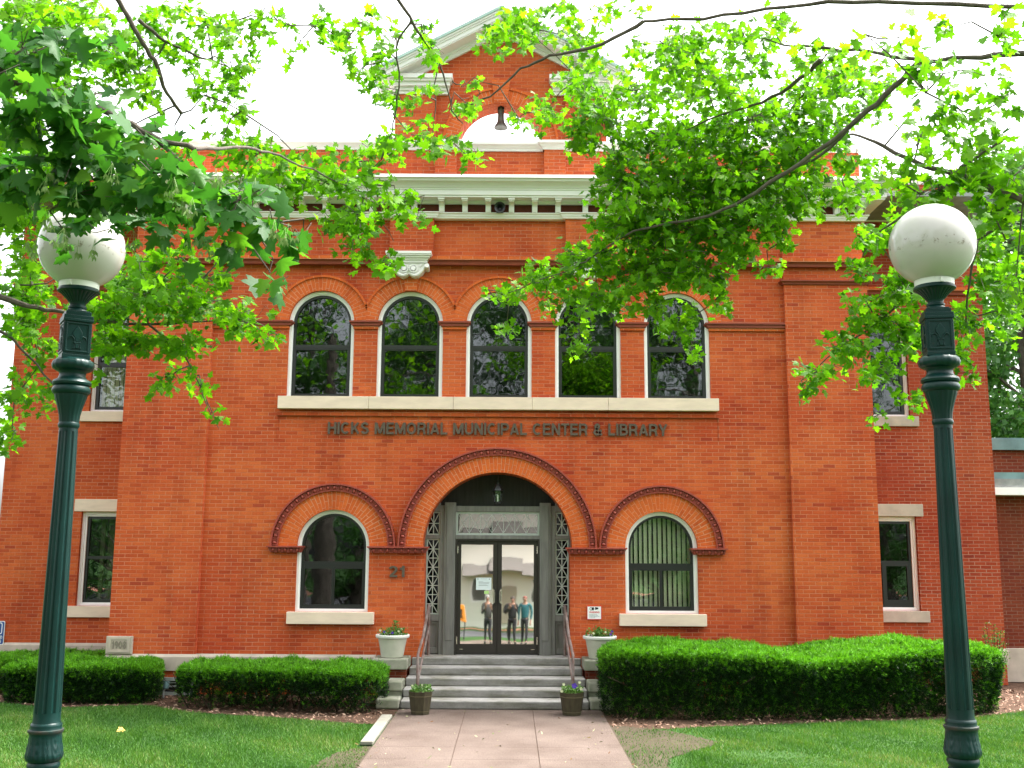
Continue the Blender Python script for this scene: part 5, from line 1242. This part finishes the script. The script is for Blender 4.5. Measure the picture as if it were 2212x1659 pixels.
RB = [(1300, 250, 80, 100, 1.0), (1400, 190, 100, 70, .8), (1340, 390, 85, 80, 1.3), (1250, 170, 60, 50, .8), (1500, 140, 110, 75, .7), (1620, 110, 100, 60, .6), (1500, 300, 110, 70, 1.1),
 (1620, 260, 110, 70, 1.0), (1740, 200, 100, 60, .65), (1460, 400, 115, 75, 1.4), (1600, 370, 115, 75, 1.35), (1720, 330, 100, 65, 1.25), (1800, 270, 70, 50, .8), (1380, 495, 110, 55, 1.4), (1500, 500, 115, 55, 1.4),
 (1620, 475, 105, 55, 1.35), (1720, 425, 80, 50, 1.2), (1280, 555, 95, 45, 1.3), (1400, 590, 110, 50, 1.4), (1510, 585, 85, 45, 1.2), (1590, 540, 60, 45, 1.1), (1690, 520, 40, 45, .8), (1660, 578, 45, 14, .9), (1560, 635, 32, 48, .9),
 (1180, 605, 85, 35, 1.2), (1095, 632, 55, 26, 1.0), (1290, 640, 90, 38, 1.2), (1250, 720, 26, 50, .9), (1095, 700, 45, 18, .55), (1400, 655, 55, 36, .9), (1485, 690, 36, 55, .9), (1500, 760, 18, 28, .7), (1435, 715, 30, 30, .7), (1210, 665, 50, 30, .8),
 (1830, 420, 60, 50, .7), (1130, 60, 85, 45, .9), (1060, 95, 45, 40, .75), (1235, 80, 55, 40, .7), (1190, 22, 60, 24, .6), (1320, 30, 90, 28, .5), (1500, 75, 75, 36, .6), (1700, 45, 90, 26, .5), (1830, 160, 70, 45, .6), (1880, 235, 60, 55, .7), (1180, 240, 50, 50, .7), (1240, 300, 35, 45, .8), (1100, 35, 40, 30, .6),
 (1120, 255, 40, 30, .35), (1030, 175, 30, 25, .35), (1010, 230, 40, 25, .5)]
RB += [(1560, 200, 110, 60, .8), (1450, 110, 80, 50, .6), (1700, 260, 90, 60, .8), (1800, 190, 70, 60, .6), (1780, 120, 80, 40, .55), (1400, 300, 90, 70, .9), (1540, 420, 100, 60, .9), (1340, 480, 80, 50, .9), (1440, 550, 100, 40, .9), (1900, 170, 60, 50, .5), (1840, 350, 60, 50, .7), (1280, 110, 60, 40, .5), (1390, 90, 70, 40, .5), (1600, 60, 80, 30, .5), (1770, 400, 50, 40, .8), (1660, 420, 80, 50, .8)]
for i, (a, b_, rx, ry, k) in enumerate(RB):
    T.blob(a, b_, rx, ry, k, -7.6 + (a - 1300) / 900 * -1.2 + (-1.2 if b_ < 150 else 0), 1.1, .090, 'leaf', 100 + i, per=6)
RN = [(2000, 200, 75, 70, .28), (2100, 250, 80, 90, .30), (2160, 80, 50, 70, .28), (2050, 60, 60, 35, .2), (1980, 315, 80, 45, .5), (2090, 385, 85, 50, .9), (2170, 430, 55, 65, 1.1), (1990, 420, 75, 45, .9), (1930, 385, 55, 45, .65), (2150, 325, 55, 45, .4), (1870, 75, 70, 35, .35), (1960, 80, 50, 50, .3)]
RN += [(2195, 600, 30, 70, .9), (2190, 380, 30, 60, .8), (2150, 470, 50, 40, .8), (2300, 110, 80, 90, .8), (2310, 330, 90, 90, .9), (2330, 520, 80, 90, .9), (2440, 240, 90, 100, .9), (2420, 430, 80, 80, .8), (2080, 150, 80, 50, .25), (2180, 200, 40, 80, .35), (2030, 270, 60, 50, .4), (2170, 30, 50, 30, .3), (1980, 150, 60, 40, .3), (2120, 310, 60, 40, .5), (2190, 520, 30, 50, .7)]
for i, (a, b_, rx, ry, k) in enumerate(RN): T.blob(a, b_, rx, ry, k, -10.9, .6, .105, 'leaf', 200 + i, per=5)
RD = [(1890, 510, 65, 36, 1.1), (1960, 480, 55, 36, 1.2), (2130, 520, 55, 65, 1.2), (1855, 580, 42, 34, .9), (2180, 600, 40, 85, .9), (1960, 620, 75, 55, 1.2), (1890, 685, 62, 42, 1.1), (1830, 745, 60, 42, 1.1), (1770, 800, 52, 38, .9), (1735, 838, 34, 20, .8), (1900, 790, 60, 45, .65), (1960, 720, 55, 65, 1.0), (2085, 690, 55, 55, 1.0), (2085, 780, 36, 55, .55), (1955, 855, 45, 40, .5), (1888, 900, 16, 16, .6), (2130, 600, 45, 55, .9), (1860, 650, 40, 30, .8), (2020, 560, 50, 50, 1.0), (2170, 690, 40, 60, .5)]
for i, (a, b_, rx, ry, k) in enumerate(RD): T.blob(a, b_, rx, ry, k, -8.8, .7, .088, 'leaf', 300 + i, per=6)
T.cloud((6.0, -10.5, 11), (4.5, 4.5, 3.6), 1500, .20, 'upper_simple', 5); T.cloud((3, -8.5, 10.4), (4.2, 3.0, 2.2), 450, .2, 'upper_simple', 6)
T.finish('maple_tree', 'maple tree reaching in from the right with long bare limbs and bright green leaves', tuple(tb), M_BARK, {'leaf': M_MAPLE, 'upper_simple': M_MAPLE})

# ---- left maple
T = Tree(); tb = np.array([-5.4, -12.9, 0])
T.wood.tube([tb, tb + [0, .02, .3], tb + [.05, 0, 2.5], tb + [.0, .05, 5.0], tb + [.1, .1, 9]], [.44, .35, .29, .22, .10], 14)
T.limb_px([(-120, 150), (0, 170), (50, 183), (133, 213), (240, 247), (333, 293), (420, 322)], -13.3, -13.2, .030, .012, [tb + [0, .02, 3.9]])
T.limb_px([(420, 322), (533, 320), (600, 337), (700, 380), (780, 420), (850, 520)], -12.6, -8.8, .012, .003)
T.limb_px([(333, 293), (430, 400), (520, 470), (590, 560)], -13.2, -13.0, .010, .003)
T.limb_px([(-100, -200), (180, -60), (253, 0), (300, 77), (333, 133), (360, 200), (392, 245)], -11.0, -10.0, .026, .014, [tb + [.05, .05, 6.8]])
T.limb_px([(300, 43), (360, 90), (433, 123), (483, 140), (540, 180)], -10.4, -9.5, .016, .004)
T.limb_px([(-150, 600), (0, 643), (67, 663), (133, 676), (213, 693), (260, 700), (320, 700), (433, 696), (540, 690), (620, 740)], -9.9, -8.8, .034, .004, [tb + [0, .1, 3.6]])
T.limb_px([(320, 700), (400, 770), (440, 850), (472, 925)], -9.3, -8.8, .012, .003)
T.limb_px([(-120, 650), (0, 713), (43, 750), (110, 826), (130, 880)], -9.8, -9.3, .022, .004, [tb + [0, .1, 3.5]])
T.limb_px([(100, 735), (215, 790)], -9.5, -9.2, .010, .003); T.limb_px([(30, 620), (100, 610), (140, 590)], -9.5, -9.3, .010, .003)
T.limb_px([(600, -220), (800, -60), (860, 0), (904, 67), (937, 117), (957, 160), (977, 240), (1000, 267)], -10.8, -9.8, .020, .004, [tb + [.1, .1, 7.6]])
T.limb_px([(890, 40), (858, 100), (860, 213), (850, 267), (830, 333), (800, 370)], -10.2, -9.6, .010, .003)
T.limb_px([(977, 175), (1000, 185), (1030, 165)], -9.9, -9.8, .006, .003); T.limb_px([(945, 140), (938, 240), (935, 290)], -9.9, -9.8, .006, .003)
LFAR = [(470, 60, 65, 55, .65), (500, 150, 55, 55, .65), (440, 205, 45, 55, .6), (520, 240, 36, 55, .6), (400, 115, 55, 55, .65), (350, 50, 60, 50, .75), (300, 150, 55, 70, .6), (600, 45, 45, 36, .35), (690, 55, 50, 45, .4), (745, 95, 55, 55, .6), (810, 40, 55, 36, .45), (820, 135, 55, 55, .65), (860, 205, 45, 45, .75), (910, 70, 45, 36, .45), (880, 285, 65, 36, .85), (960, 312, 60, 26, .85), (1005, 333, 42, 18, .9), (830, 330, 55, 45, .7), (930, 200, 26, 50, .4), (1010, 225, 32, 26, .6), (560, 130, 30, 40, .35),
 (640, 335, 85, 28, .75), (740, 350, 75, 36, .8), (700, 400, 85, 46, 1.05), (800, 400, 55, 46, .95), (860, 440, 52, 36, 1.1), (780, 470, 55, 46, .95), (720, 470, 46, 36, 1.0), (770, 530, 46, 36, .9), (845, 560, 22, 40, .8), (900, 470, 26, 12, .8), (610, 400, 75, 55, 1.0), (560, 330, 60, 40, .8), (820, 585, 14, 20, .6),
 (60, 480, 75, 75, 1.0), (60, 570, 55, 36, 1.0), (130, 380, 60, 60, .9), (300, 565, 55, 45, 1.0), (330, 620, 80, 46, 1.15), (260, 600, 40, 40, .9), (440, 600, 70, 36, .9), (380, 560, 55, 36, .9), (60, 20, 80, 40, 1.0), (170, 40, 80, 50, 1.0), (30, 130, 60, 80, .9), (120, 110, 80, 60, .8), (260, 90, 60, 60, .6), (30, 330, 50, 80, .9), (480, 540, 60, 30, .8)]
LFAR += [(40, 60, 70, 60, .8), (120, 30, 80, 40, .7), (200, 130, 70, 60, .6), (90, 170, 70, 60, .7), (30, 290, 50, 60, .8), (230, 300, 70, 60, .8), (330, 200, 50, 50, .45), (150, 200, 70, 60, .7), (60, 230, 60, 80, .8), (250, 160, 50, 50, .5), (380, 330, 60, 40, .8), (240, 420, 60, 50, .8), (20, 470, 40, 60, .9), (480, 300, 50, 40, .6), (520, 380, 60, 40, .8), (430, 30, 60, 30, .6), (540, 60, 40, 40, .5), (640, 100, 40, 30, .3), (930, 110, 40, 40, .45), (770, 160, 40, 40, .35), (850, 90, 40, 40, .5)]
for i, (a, b_, rx, ry, k) in enumerate(LFAR): T.blob(a, b_, rx, ry, k, -9.6 if b_ > 310 else -10.0, .8, .090, 'leaf', 400 + i, per=6)
L3 = [(235, 690, 45, 50, 1.1), (215, 740, 40, 40, .7), (-90, 560, 80, 90, .9), (-90, 740, 80, 80, .8), (-110, 420, 80, 80, .8), (60, 630, 75, 45, 1.1), (300, 650, 110, 46, 1.2), (420, 660, 95, 46, 1.15), (520, 690, 75, 46, 1.0), (580, 730, 46, 22, .9), (290, 740, 75, 46, 1.0), (400, 740, 75, 36, .9), (360, 820, 45, 36, .65), (435, 830, 24, 36, .8), (458, 900, 12, 28, .8), (80, 760, 55, 46, .7), (40, 850, 46, 55, .75), (25, 940, 34, 46, .7), (105, 850, 45, 46, .6), (210, 810, 24, 18, .45), (60, 700, 70, 46, .9), (180, 660, 60, 40, 1.0)]
for i, (a, b_, rx, ry, k) in enumerate(L3): T.blob(a, b_, rx, ry, k, -9.2, .6, .085, 'leaf', 500 + i, per=6)
LN = [(100, 260, 125, 120, 1.1), (60, 120, 90, 85, .9), (200, 330, 125, 80, 1.2), (330, 380, 120, 62, 1.15), (330, 300, 90, 45, .8), (430, 420, 110, 52, 1.1), (520, 430, 80, 52, 1.0), (150, 420, 105, 55, 1.05), (300, 450, 110, 46, 1.1), (480, 510, 90, 34, .8), (600, 480, 55, 42, .8), (655, 505, 34, 26, .7), (585, 590, 24, 45, 1.0), (190, 90, 85, 60, .55), (140, 500, 36, 28, .3), (205, 495, 28, 12, .25), (40, 410, 55, 70, 1.0), (250, 210, 60, 40, .5), (480, 455, 60, 30, .8)]
for i, (a, b_, rx, ry, k) in enumerate(LN): T.blob(a, b_, rx, ry, k, -13.35 + .3 * (i % 3) / 2, .28, .128, 'near_leaf', 600 + i, per=4, droop=1.0, twr=.005)
# winged seeds hanging among the near leaves
r_ = np.random.default_rng(77); bunch = []
for i in range(46):
    c = W(r_.uniform(60, 640), r_.uniform(330, 520), -13.3 + r_.normal(0, .15)); sd = MB()
    for j in range(5):
        e = c + np.array([r_.normal(0, .018), r_.normal(0, .018), -.05 - .03 * r_.uniform()])
        sd.tube([c, e], [.0008, .0008], 3, cap=False)
        for q in (-1, 1):
            w = e + np.array([q * .010, r_.normal(0, .006), -.032]); m_ = (e + w) / 2; sd.add([e, m_ + [.006, 0, 0.002], w, m_ - [.006, 0, -.002]], [(0, 1, 2, 3)])
    bunch.append(sd)
T.cloud((-5.0, -13.2, 10.8), (4.6, 4.4, 3.6), 1700, .20, 'upper_simple', 15); T.cloud((-2.0, -9.8, 11.2), (4.0, 3.4, 2.2), 450, .2, 'upper_simple', 16)
t = T.finish('maple_tree', 'maple tree reaching in from the left with large dark near leaves around the lamp globe', tuple(tb), M_BARK, {'leaf': M_MAPLE, 'near_leaf': M_MAPLED, 'upper_simple': M_MAPLE})
M_KEY = simple('pale_green_seed_key', (.15, .26, .05), .6)
for sd in bunch: sd.build('seed_bunch', M_KEY, t, fixn=False)

# ---- trees beyond the building and across the street
def far_tree(name, lab, x, y, h, crown, n, size, m, seed, group):
    r_ = np.random.default_rng(seed); t = thing(name, (x, y, 0), lab, 'tree', group)
    mb = MB(); mb.tube([(x, y, 0), (x + .1, y, h * .3), (x, y + .1, h * .6), (x + .2, y, h * .9)], [.38, .30, .2, .06], 10)
    Ps = []
    k = 26
    for i in range(k):
        a = r_.uniform(0, 2 * PI); zz = crown[2] + (h - crown[2]) * (i + .5) / k; q = math.sin(PI * min(1, max(.08, (zz - crown[2]) / (h - crown[2]) * .86 + .14))) ** .6
        c = np.array([x + cos(a) * crown[0] * q * r_.uniform(.35, .95), y + sin(a) * crown[1] * q * r_.uniform(.35, .95), zz + r_.normal(0, .4)])
        mb.tube([(x, y, max(h * .2, zz - 1.6)), tuple((np.array([x, y, zz - 1.0]) + c) / 2), tuple(c)], [.09, .06, .02], 5)
        d = r_.normal(size=(n // k, 3)); d /= np.linalg.norm(d, axis=1)[:, None]; rad = crown[0] * r_.uniform(.28, .46)
        Ps.append(c + d * (rad * r_.uniform(.2, 1, (n // k, 1)) ** .5) * np.array([1, 1, .6]))
    mb.build('trunk', M_BARK, t, smooth=True); P = np.concatenate(Ps)
    V, Fc, rn = leaves(P, size, r_, SB, SF, .5, 0, .3); fast_mesh('crown', V, Fc, m, t, rn)
GB = 'green trees behind the building'
far_tree('background_tree', 'tall leafy tree behind the annex at the right edge', 21.5, 24, 18, (5.2, 4.5, 3.0), 26000, .28, M_BGLEAF, 1, GB)
far_tree('background_tree', 'hazy leafy tree farther behind the annex, partly hidden by the maple', 27, 34, 22, (7.5, 5, 3.0), 20000, .34, M_BGLEAF, 2, GB)
far_tree('background_tree', 'sliver of a leafy tree behind the far left building corner', -23.8, 22, 8.5, (3.2, 3, 2.0), 5000, .28, M_BGLEAF, 3, GB)
GS = 'shade trees across the street mirrored in the windows'
for i, (x, y, h, cr, lab) in enumerate([(-9.5, -30, 16, (5.0, 4, 3.2), 'shade tree across the street mirrored in the left windows'), (9.0, -31, 17, (5.2, 4, 3.0), 'shade tree across the street mirrored in the right windows'), (-19, -33, 15, (5.5, 4.5, 2.0), 'bushy tree across the street mirrored in the left wing window'), (19.5, -34, 16, (5.5, 4.5, 2.0), 'bushy tree across the street mirrored in the right wing window'), (-5.8, -54, 19, (5, 4, 8.0), 'tall tree rising left behind the white house across the street'), (6.5, -55, 20, (6, 4, 8.5), 'tall tree rising right behind the white house across the street'), (3.4, -38.5, 18, (6.0, 3.5, 7.0), 'high crowned street tree mirrored in the middle upper windows'), (-3.2, -42, 19, (6.0, 3.5, 8.5), 'second high crowned street tree left of the first one')]):
    far_tree('shade_tree', lab, x, y, h, cr, 15000, .22, M_DKLEAF, 40 + i, GS)

# ---- white house across the street, seen mirrored in the entrance doors
M_SIDING, nt, b = mat('white_clapboard_paint')
tc = N(nt, 'ShaderNodeTexCoord'); wv = N(nt, 'ShaderNodeTexWave'); wv.bands_direction = 'Z'; wv.wave_profile = 'SAW'; wv.inputs['Scale'].default_value = .85; nt.links.new(tc.outputs['Object'], wv.inputs['Vector'])
b.inputs['Base Color'].default_value = (.82, .79, .73, 1); bump(nt, b, wv.outputs['Fac'], 1, .03)
t = thing('white_house', (0, -48, 0), 'white clapboard house across the street mirrored in the entrance doors', 'house')
mb = MB(); mb.box(-6, 6, -56, -48, 0, 6.4); mb.build('wall', M_SIDING, t)
mb = MB()
for v in ([(-6.4, -47.6, 6.3), (6.4, -47.6, 6.3), (6.4, -52, 9.2), (-6.4, -52, 9.2)], [(6.4, -56.4, 6.3), (-6.4, -56.4, 6.3), (-6.4, -52, 9.2), (6.4, -52, 9.2)]): mb.add(v + [(a, c, z + .15) for a, c, z in v], [(0, 1, 2, 3), (7, 6, 5, 4), (0, 4, 5, 1), (1, 5, 6, 2), (2, 6, 7, 3), (3, 7, 4, 0)])
mb.build('roof', simple('grey_shingle', (.28, .27, .26), .9, var=.3, scale=20), t)
M_GREYP2 = simple('curtained_pane', (.11, .105, .095), .3)
shg = simple('brown_shingle', (.15, .135, .125), .9, var=.4, scale=14)
for x in (-1.75, 1.95):
    mb = MB(); mb.band(rect(x - .38, x + .38, 1.5, 2.9), rect(x - .5, x + .5, 1.38, 3.02), -48.06, -47.98, True); w = mb.build('window', M_WHITE, t); mb = MB(); mb.box(x - .38, x + .38, -48.01, -47.99, 1.5, 2.9); mb.build('pane', M_GREYP2, w)
    mb = MB(); mb.add([(x - 1.1, -48, 3.9), (x + 1.1, -48, 3.9), (x + 1.1, -47.1, 3.15), (x - 1.1, -47.1, 3.15), (x - 1.1, -48, 3.15), (x + 1.1, -48, 3.15)], [(0, 1, 2, 3), (0, 3, 4), (1, 5, 2), (3, 2, 5, 4)]); mb.build('awning', shg, t)
mb = MB(); mb.add([(-.95, -48, 4.3), (.95, -48, 4.3), (.95, -47.0, 3.4), (-.95, -47.0, 3.4), (-.95, -48, 3.4), (.95, -48, 3.4)], [(0, 1, 2, 3), (0, 3, 4), (1, 5, 2), (3, 2, 5, 4)]); mb.build('awning', shg, t)
mb = MB(); mb.box(-.5, .5, -48.0, -47.94, .3, 2.5); mb.build('door', simple('tan_house_door', (.42, .36, .28), .6), t)
for i, (x, c_, lab) in enumerate([(-2.6, (.75, .75, .74), 'white newspaper box on thin legs mirrored in the left door'), (-1.9, (.62, .22, .02), 'orange newspaper box on thin legs mirrored in the left door')]):
    t = thing('newspaper_box', (x, -24.8, 0), lab, 'newspaper box', 'newspaper boxes by the sidewalk')
    mb = MB(); mb.box(x - .24, x + .24, -25.0, -24.6, .75, 1.25); mb.prism([(x - .24, 1.25), (x + .24, 1.25), (x + .2, 1.36), (x - .2, 1.36)], -25.0, -24.6); mb.build('box', simple('newspaper_box_paint_%s' % ('white', 'orange')[i], c_, .4), t, bev=.01)
    mb = MB(); mb.box(x - .16, x + .16, -24.6, -24.585, .85, 1.15); mb.build('window', M_DARK, t)
    for sx in (-.18, .18):
        for sy in (-24.95, -24.65): mb = MB(); mb.tube([(x + sx, sy, 0), (x + sx, sy, .76)], .018, 6); mb.build('leg', M_BLKM, t)

# ---- people standing behind the camera, mirrored in the doors
M_SKIN = simple('skin', (.30, .155, .105), .55)
def skinned(name, edges, pts, m, parent, root):
    names = list(pts); idx = {k: i for i, k in enumerate(names)}
    me = bpy.data.meshes.new(name); me.from_pydata([pts[k][0] for k in names], [(idx[a], idx[b_]) for a, b_ in edges], []); me.materials.append(m)
    o = bpy.data.objects.new(name, me); COL.objects.link(o); o.parent = parent
    o.modifiers.new('skin', 'SKIN'); o.modifiers['skin'].use_smooth_shade = True
    sv = me.skin_vertices[0].data
    for k in names:
        r = pts[k][1]; sv[idx[k]].radius = r if hasattr(r, '__len__') else (r, r)
        sv[idx[k]].use_root = (k == root)
    sub = o.modifiers.new('sub', 'SUBSURF'); sub.levels = 1; sub.render_levels = 2
    return o
def person(x, y, rot, lab, shirt, trousers, hair, bag=False, step=.12, fold=False):
    t = thing('person', (x, y, 0), lab, 'person'); t.rotation_euler = (0, 0, rot)
    # +y is the way the figure faces
    p = {'pel': ((0, 0, .93), (.13, .09)), 'waist': ((0, 0, 1.06), (.12, .085)), 'chest': ((0, .01, 1.28), (.15, .10)), 'neckb': ((0, 0, 1.44), .06), 'neck': ((0, .01, 1.50), .052), 'jaw': ((0, .03, 1.555), (.062, .07)), 'head': ((0, .025, 1.63), (.075, .09)), 'crown': ((0, .015, 1.70), (.06, .075)), 'nose': ((0, .118, 1.615), .012)}
    e = [('pel', 'waist'), ('waist', 'chest'), ('chest', 'neckb'), ('neckb', 'neck'), ('neck', 'jaw'), ('jaw', 'head'), ('head', 'crown'), ('head', 'nose')]
    for s, n in ((-1, 'l'), (1, 'r')):
        hx, hy = (s * .10, .30) if fold else (s * .27, .06); ez = 1.12; hz = 1.30 if fold else .84
        p.update({n + 'hip': ((s * .09, 0, .88), .085), n + 'kne': ((s * .10, s * step * .5 + .02, .48), .055), n + 'ank': ((s * .11, s * step - .02, .09), .038), n + 'toe': ((s * .125, s * step + .14, .035), .034),
                  n + 'sho': ((s * .19, 0, 1.40), .055), n + 'elb': ((s * .25, .02, ez), .040), n + 'wri': ((hx, hy, hz), .028), n + 'pal': ((hx, hy + .03, hz + (.06 if fold else -.07)), (.036, .02))})
        e += [('pel', n + 'hip'), (n + 'hip', n + 'kne'), (n + 'kne', n + 'ank'), (n + 'ank', n + 'toe'), ('neckb', n + 'sho'), (n + 'sho', n + 'elb'), (n + 'elb', n + 'wri'), (n + 'wri', n + 'pal')]
        up_ = 1 if fold else -1
        for j, (fx, L) in enumerate(((-.027, .055), (-.009, .065), (.009, .06), (.026, .048))):
            a = (hx + fx, hy + .035, hz + up_ * .10); b_ = (hx + fx * 1.15, hy + .05, hz + up_ * (.10 + L))
            p[n + 'f%da' % j] = (a, .009); p[n + 'f%db' % j] = (b_, .008); e += [(n + 'pal', n + 'f%da' % j), (n + 'f%da' % j, n + 'f%db' % j)]
        p[n + 'th'] = ((hx - s * .045, hy + .05, hz + up_ * .06), .010); e.append((n + 'wri', n + 'th'))
    skinned('body', e, p, M_SKIN, t, 'pel')
    k = 1.17
    g = lambda q, f=k: (p[q][0], tuple(f * v for v in p[q][1]) if hasattr(p[q][1], '__len__') else p[q][1] * f)
    sh = {q: g(q, 1.34 if q in ('pel', 'waist') else k) for q in ('pel', 'waist', 'chest', 'neckb', 'lsho', 'rsho', 'lelb', 'relb')}
    for n in 'lr':
        a, w = np.array(p[n + 'elb'][0]), np.array(p[n + 'wri'][0]); sh[n + 'cuf'] = (tuple(a + (w - a) * .85), .040); 
    skinned('shirt', [('pel', 'waist'), ('waist', 'chest'), ('chest', 'neckb')] + [(a, c) for n in 'lr' for a, c in (('neckb', n + 'sho'), (n + 'sho', n + 'elb'), (n + 'elb', n + 'cuf'))], sh, shirt, t, 'pel')
    tr_ = {q: g(q, 1.2) for q in ('pel', 'lhip', 'rhip', 'lkne', 'rkne', 'lank', 'rank')}; tr_['waist'] = ((0, 0, 1.03), (.165, .125)); tr_['pel'] = ((0, 0, .93), (.17, .125))
    skinned('trousers', [('waist', 'pel')] + [(a, c) for n in 'lr' for a, c in (('pel', n + 'hip'), (n + 'hip', n + 'kne'), (n + 'kne', n + 'ank'))], tr_, trousers, t, 'pel')
    for s, n in ((-1, 'l'), (1, 'r')):
        a = p[n + 'ank'][0]; mb = MB(); mb.sphere((a[0] + s * .008, a[1] + .06, .045), 1, 14, 8, .052, .14, .05); o = mb.build('shoe', M_BLKM, None, smooth=True); o.parent = t
        mb = MB(); mb.sphere((s * .03, .108, 1.645), .011, 8, 6); o = mb.build('eye', M_BLKP, None, smooth=True); o.parent = t
        mb = MB(); mb.sphere((s * .080, .02, 1.615), 1, 8, 6, .012, .022, .032); o = mb.build('ear', M_SKIN, None, smooth=True); o.parent = t
    mb = MB(); mb.sphere((0, .112, 1.575), 1, 8, 4, .022, .006, .007); o = mb.build('mouth', M_TERRA, None, smooth=True); o.parent = t
    mb = MB(); mb.sphere((0, .0, 1.67), 1, 20, 12, .088, .102, .095, z0=-.25); o = mb.build('hair', hair, None, smooth=True); o.parent = t
    if bag:
        pass
    return t
dk = simple('shade_darkened_cloth', (.02, .02, .022), .9); dn = simple('black_trouser_cloth', (.012, .012, .014), .9); teal = simple('teal_cloth', (.012, .085, .10), .9); gy = simple('shade_darkened_grey_cloth', (.05, .047, .045), .9)  # cloth colours darkened to stand for tree shade on the figures
hr1 = simple('dark_brown_hair', (.03, .016, .01), .6); hr2 = simple('reddish_hair', (.16, .035, .02), .6); hr3 = simple('grey_hair', (.2, .19, .18), .6)
person(.78, -20.7, .15, 'person in a teal shirt and dark trousers mirrored in the right door', teal, dn, hr2, step=.2)
person(.27, -21.2, 0, 'person in clothes darkened for tree shade, mirrored near the right door handle', dk, dn, hr1, fold=True)
person(-.60, -20.4, -.1, 'person in a grey top mirrored in the left door', gy, dn, hr3, fold=True)
for i, (x, y, h, cr, lab) in enumerate([(-6.2, -25.5, 3.4, (2.4, 1.8, .3), 'round bush across the lawn mirrored in the lower left window'), (6.6, -25.0, 3.8, (2.6, 1.8, .3), 'round bush across the lawn mirrored in the lower right window'), (-12.0, -25.5, 4.6, (3.0, 2, .3), 'tall bush mirrored in the lower left wing window'), (12.0, -25.3, 4.6, (3.0, 2, .3), 'tall bush mirrored in the lower right wing window'), (-17.5, -26, 5, (3.2, 2, .3), 'broad bush farthest left across the lawn'), (17.5, -26, 5, (3.2, 2, .3), 'broad bush farthest right across the lawn')]): far_tree('bush', lab, x, y, h, cr, 5000, .16, M_DKLEAF, 60 + i, 'bushes mirrored in the lower windows')
tag(fast_mesh('fallen_leaf', *[q for q in (lambda V, Fc, rn: (V, Fc))(*leaves(np.array([[-5.0, -3.6, .035]]), .12, np.random.default_rng(3), upw=3, droop=0))], simple('yellow_dry_leaf', (.62, .36, .08), .8)), 'single yellow fallen leaf on the left lawn', 'leaf')

# ================================================================== LIGHT
EL, AZ = R(60), R(66)      # sun high on the right, almost in line with the front wall
SC.world = bpy.data.worlds.new('World'); SC.world.use_nodes = True
nt = SC.world.node_tree; bg = nt.nodes['Background']
sky = N(nt, 'ShaderNodeTexSky'); sky.sky_type = 'NISHITA'; sky.sun_disc = False; sky.sun_elevation = EL; sky.sun_rotation = AZ
sky.air_density = 1.0; sky.dust_density = 6.0; sky.ozone_density = 1.0
hs = N(nt, 'ShaderNodeHueSaturation'); hs.inputs['Saturation'].default_value = .16
nt.links.new(sky.outputs[0], hs.inputs['Color']); nt.links.new(hs.outputs[0], bg.inputs[0]); bg.inputs[1].default_value = .15
sl = bpy.data.lights.new('sun', 'SUN'); sl.energy = 1.9; sl.angle = R(12); sl.color = (1, .96, .9)
so = bpy.data.objects.new('sun', sl); COL.objects.link(so)
sd_ = Vector((sin(AZ) * cos(EL), cos(AZ) * cos(EL), sin(EL))); so.rotation_euler = sd_.to_track_quat('Z', 'Y').to_euler(); so.location = (0, 0, 30)
vs_ = SC.view_settings; vs_.view_transform = 'Standard'; vs_.look = 'None'; vs_.gamma = 1; vs_.use_curve_mapping = False; vs_.exposure = 2.38
SC.render.engine = 'CYCLES'; cy = SC.cycles
cy.max_bounces = 6; cy.diffuse_bounces = 3; cy.glossy_bounces = 3; cy.transmission_bounces = 4; cy.transparent_max_bounces = 6
cy.use_denoising = True
try: cy.denoiser = 'OPENIMAGEDENOISE'
except Exception: pass
cy.caustics_reflective = False; cy.caustics_refractive = False; cy.sample_clamp_indirect = 6
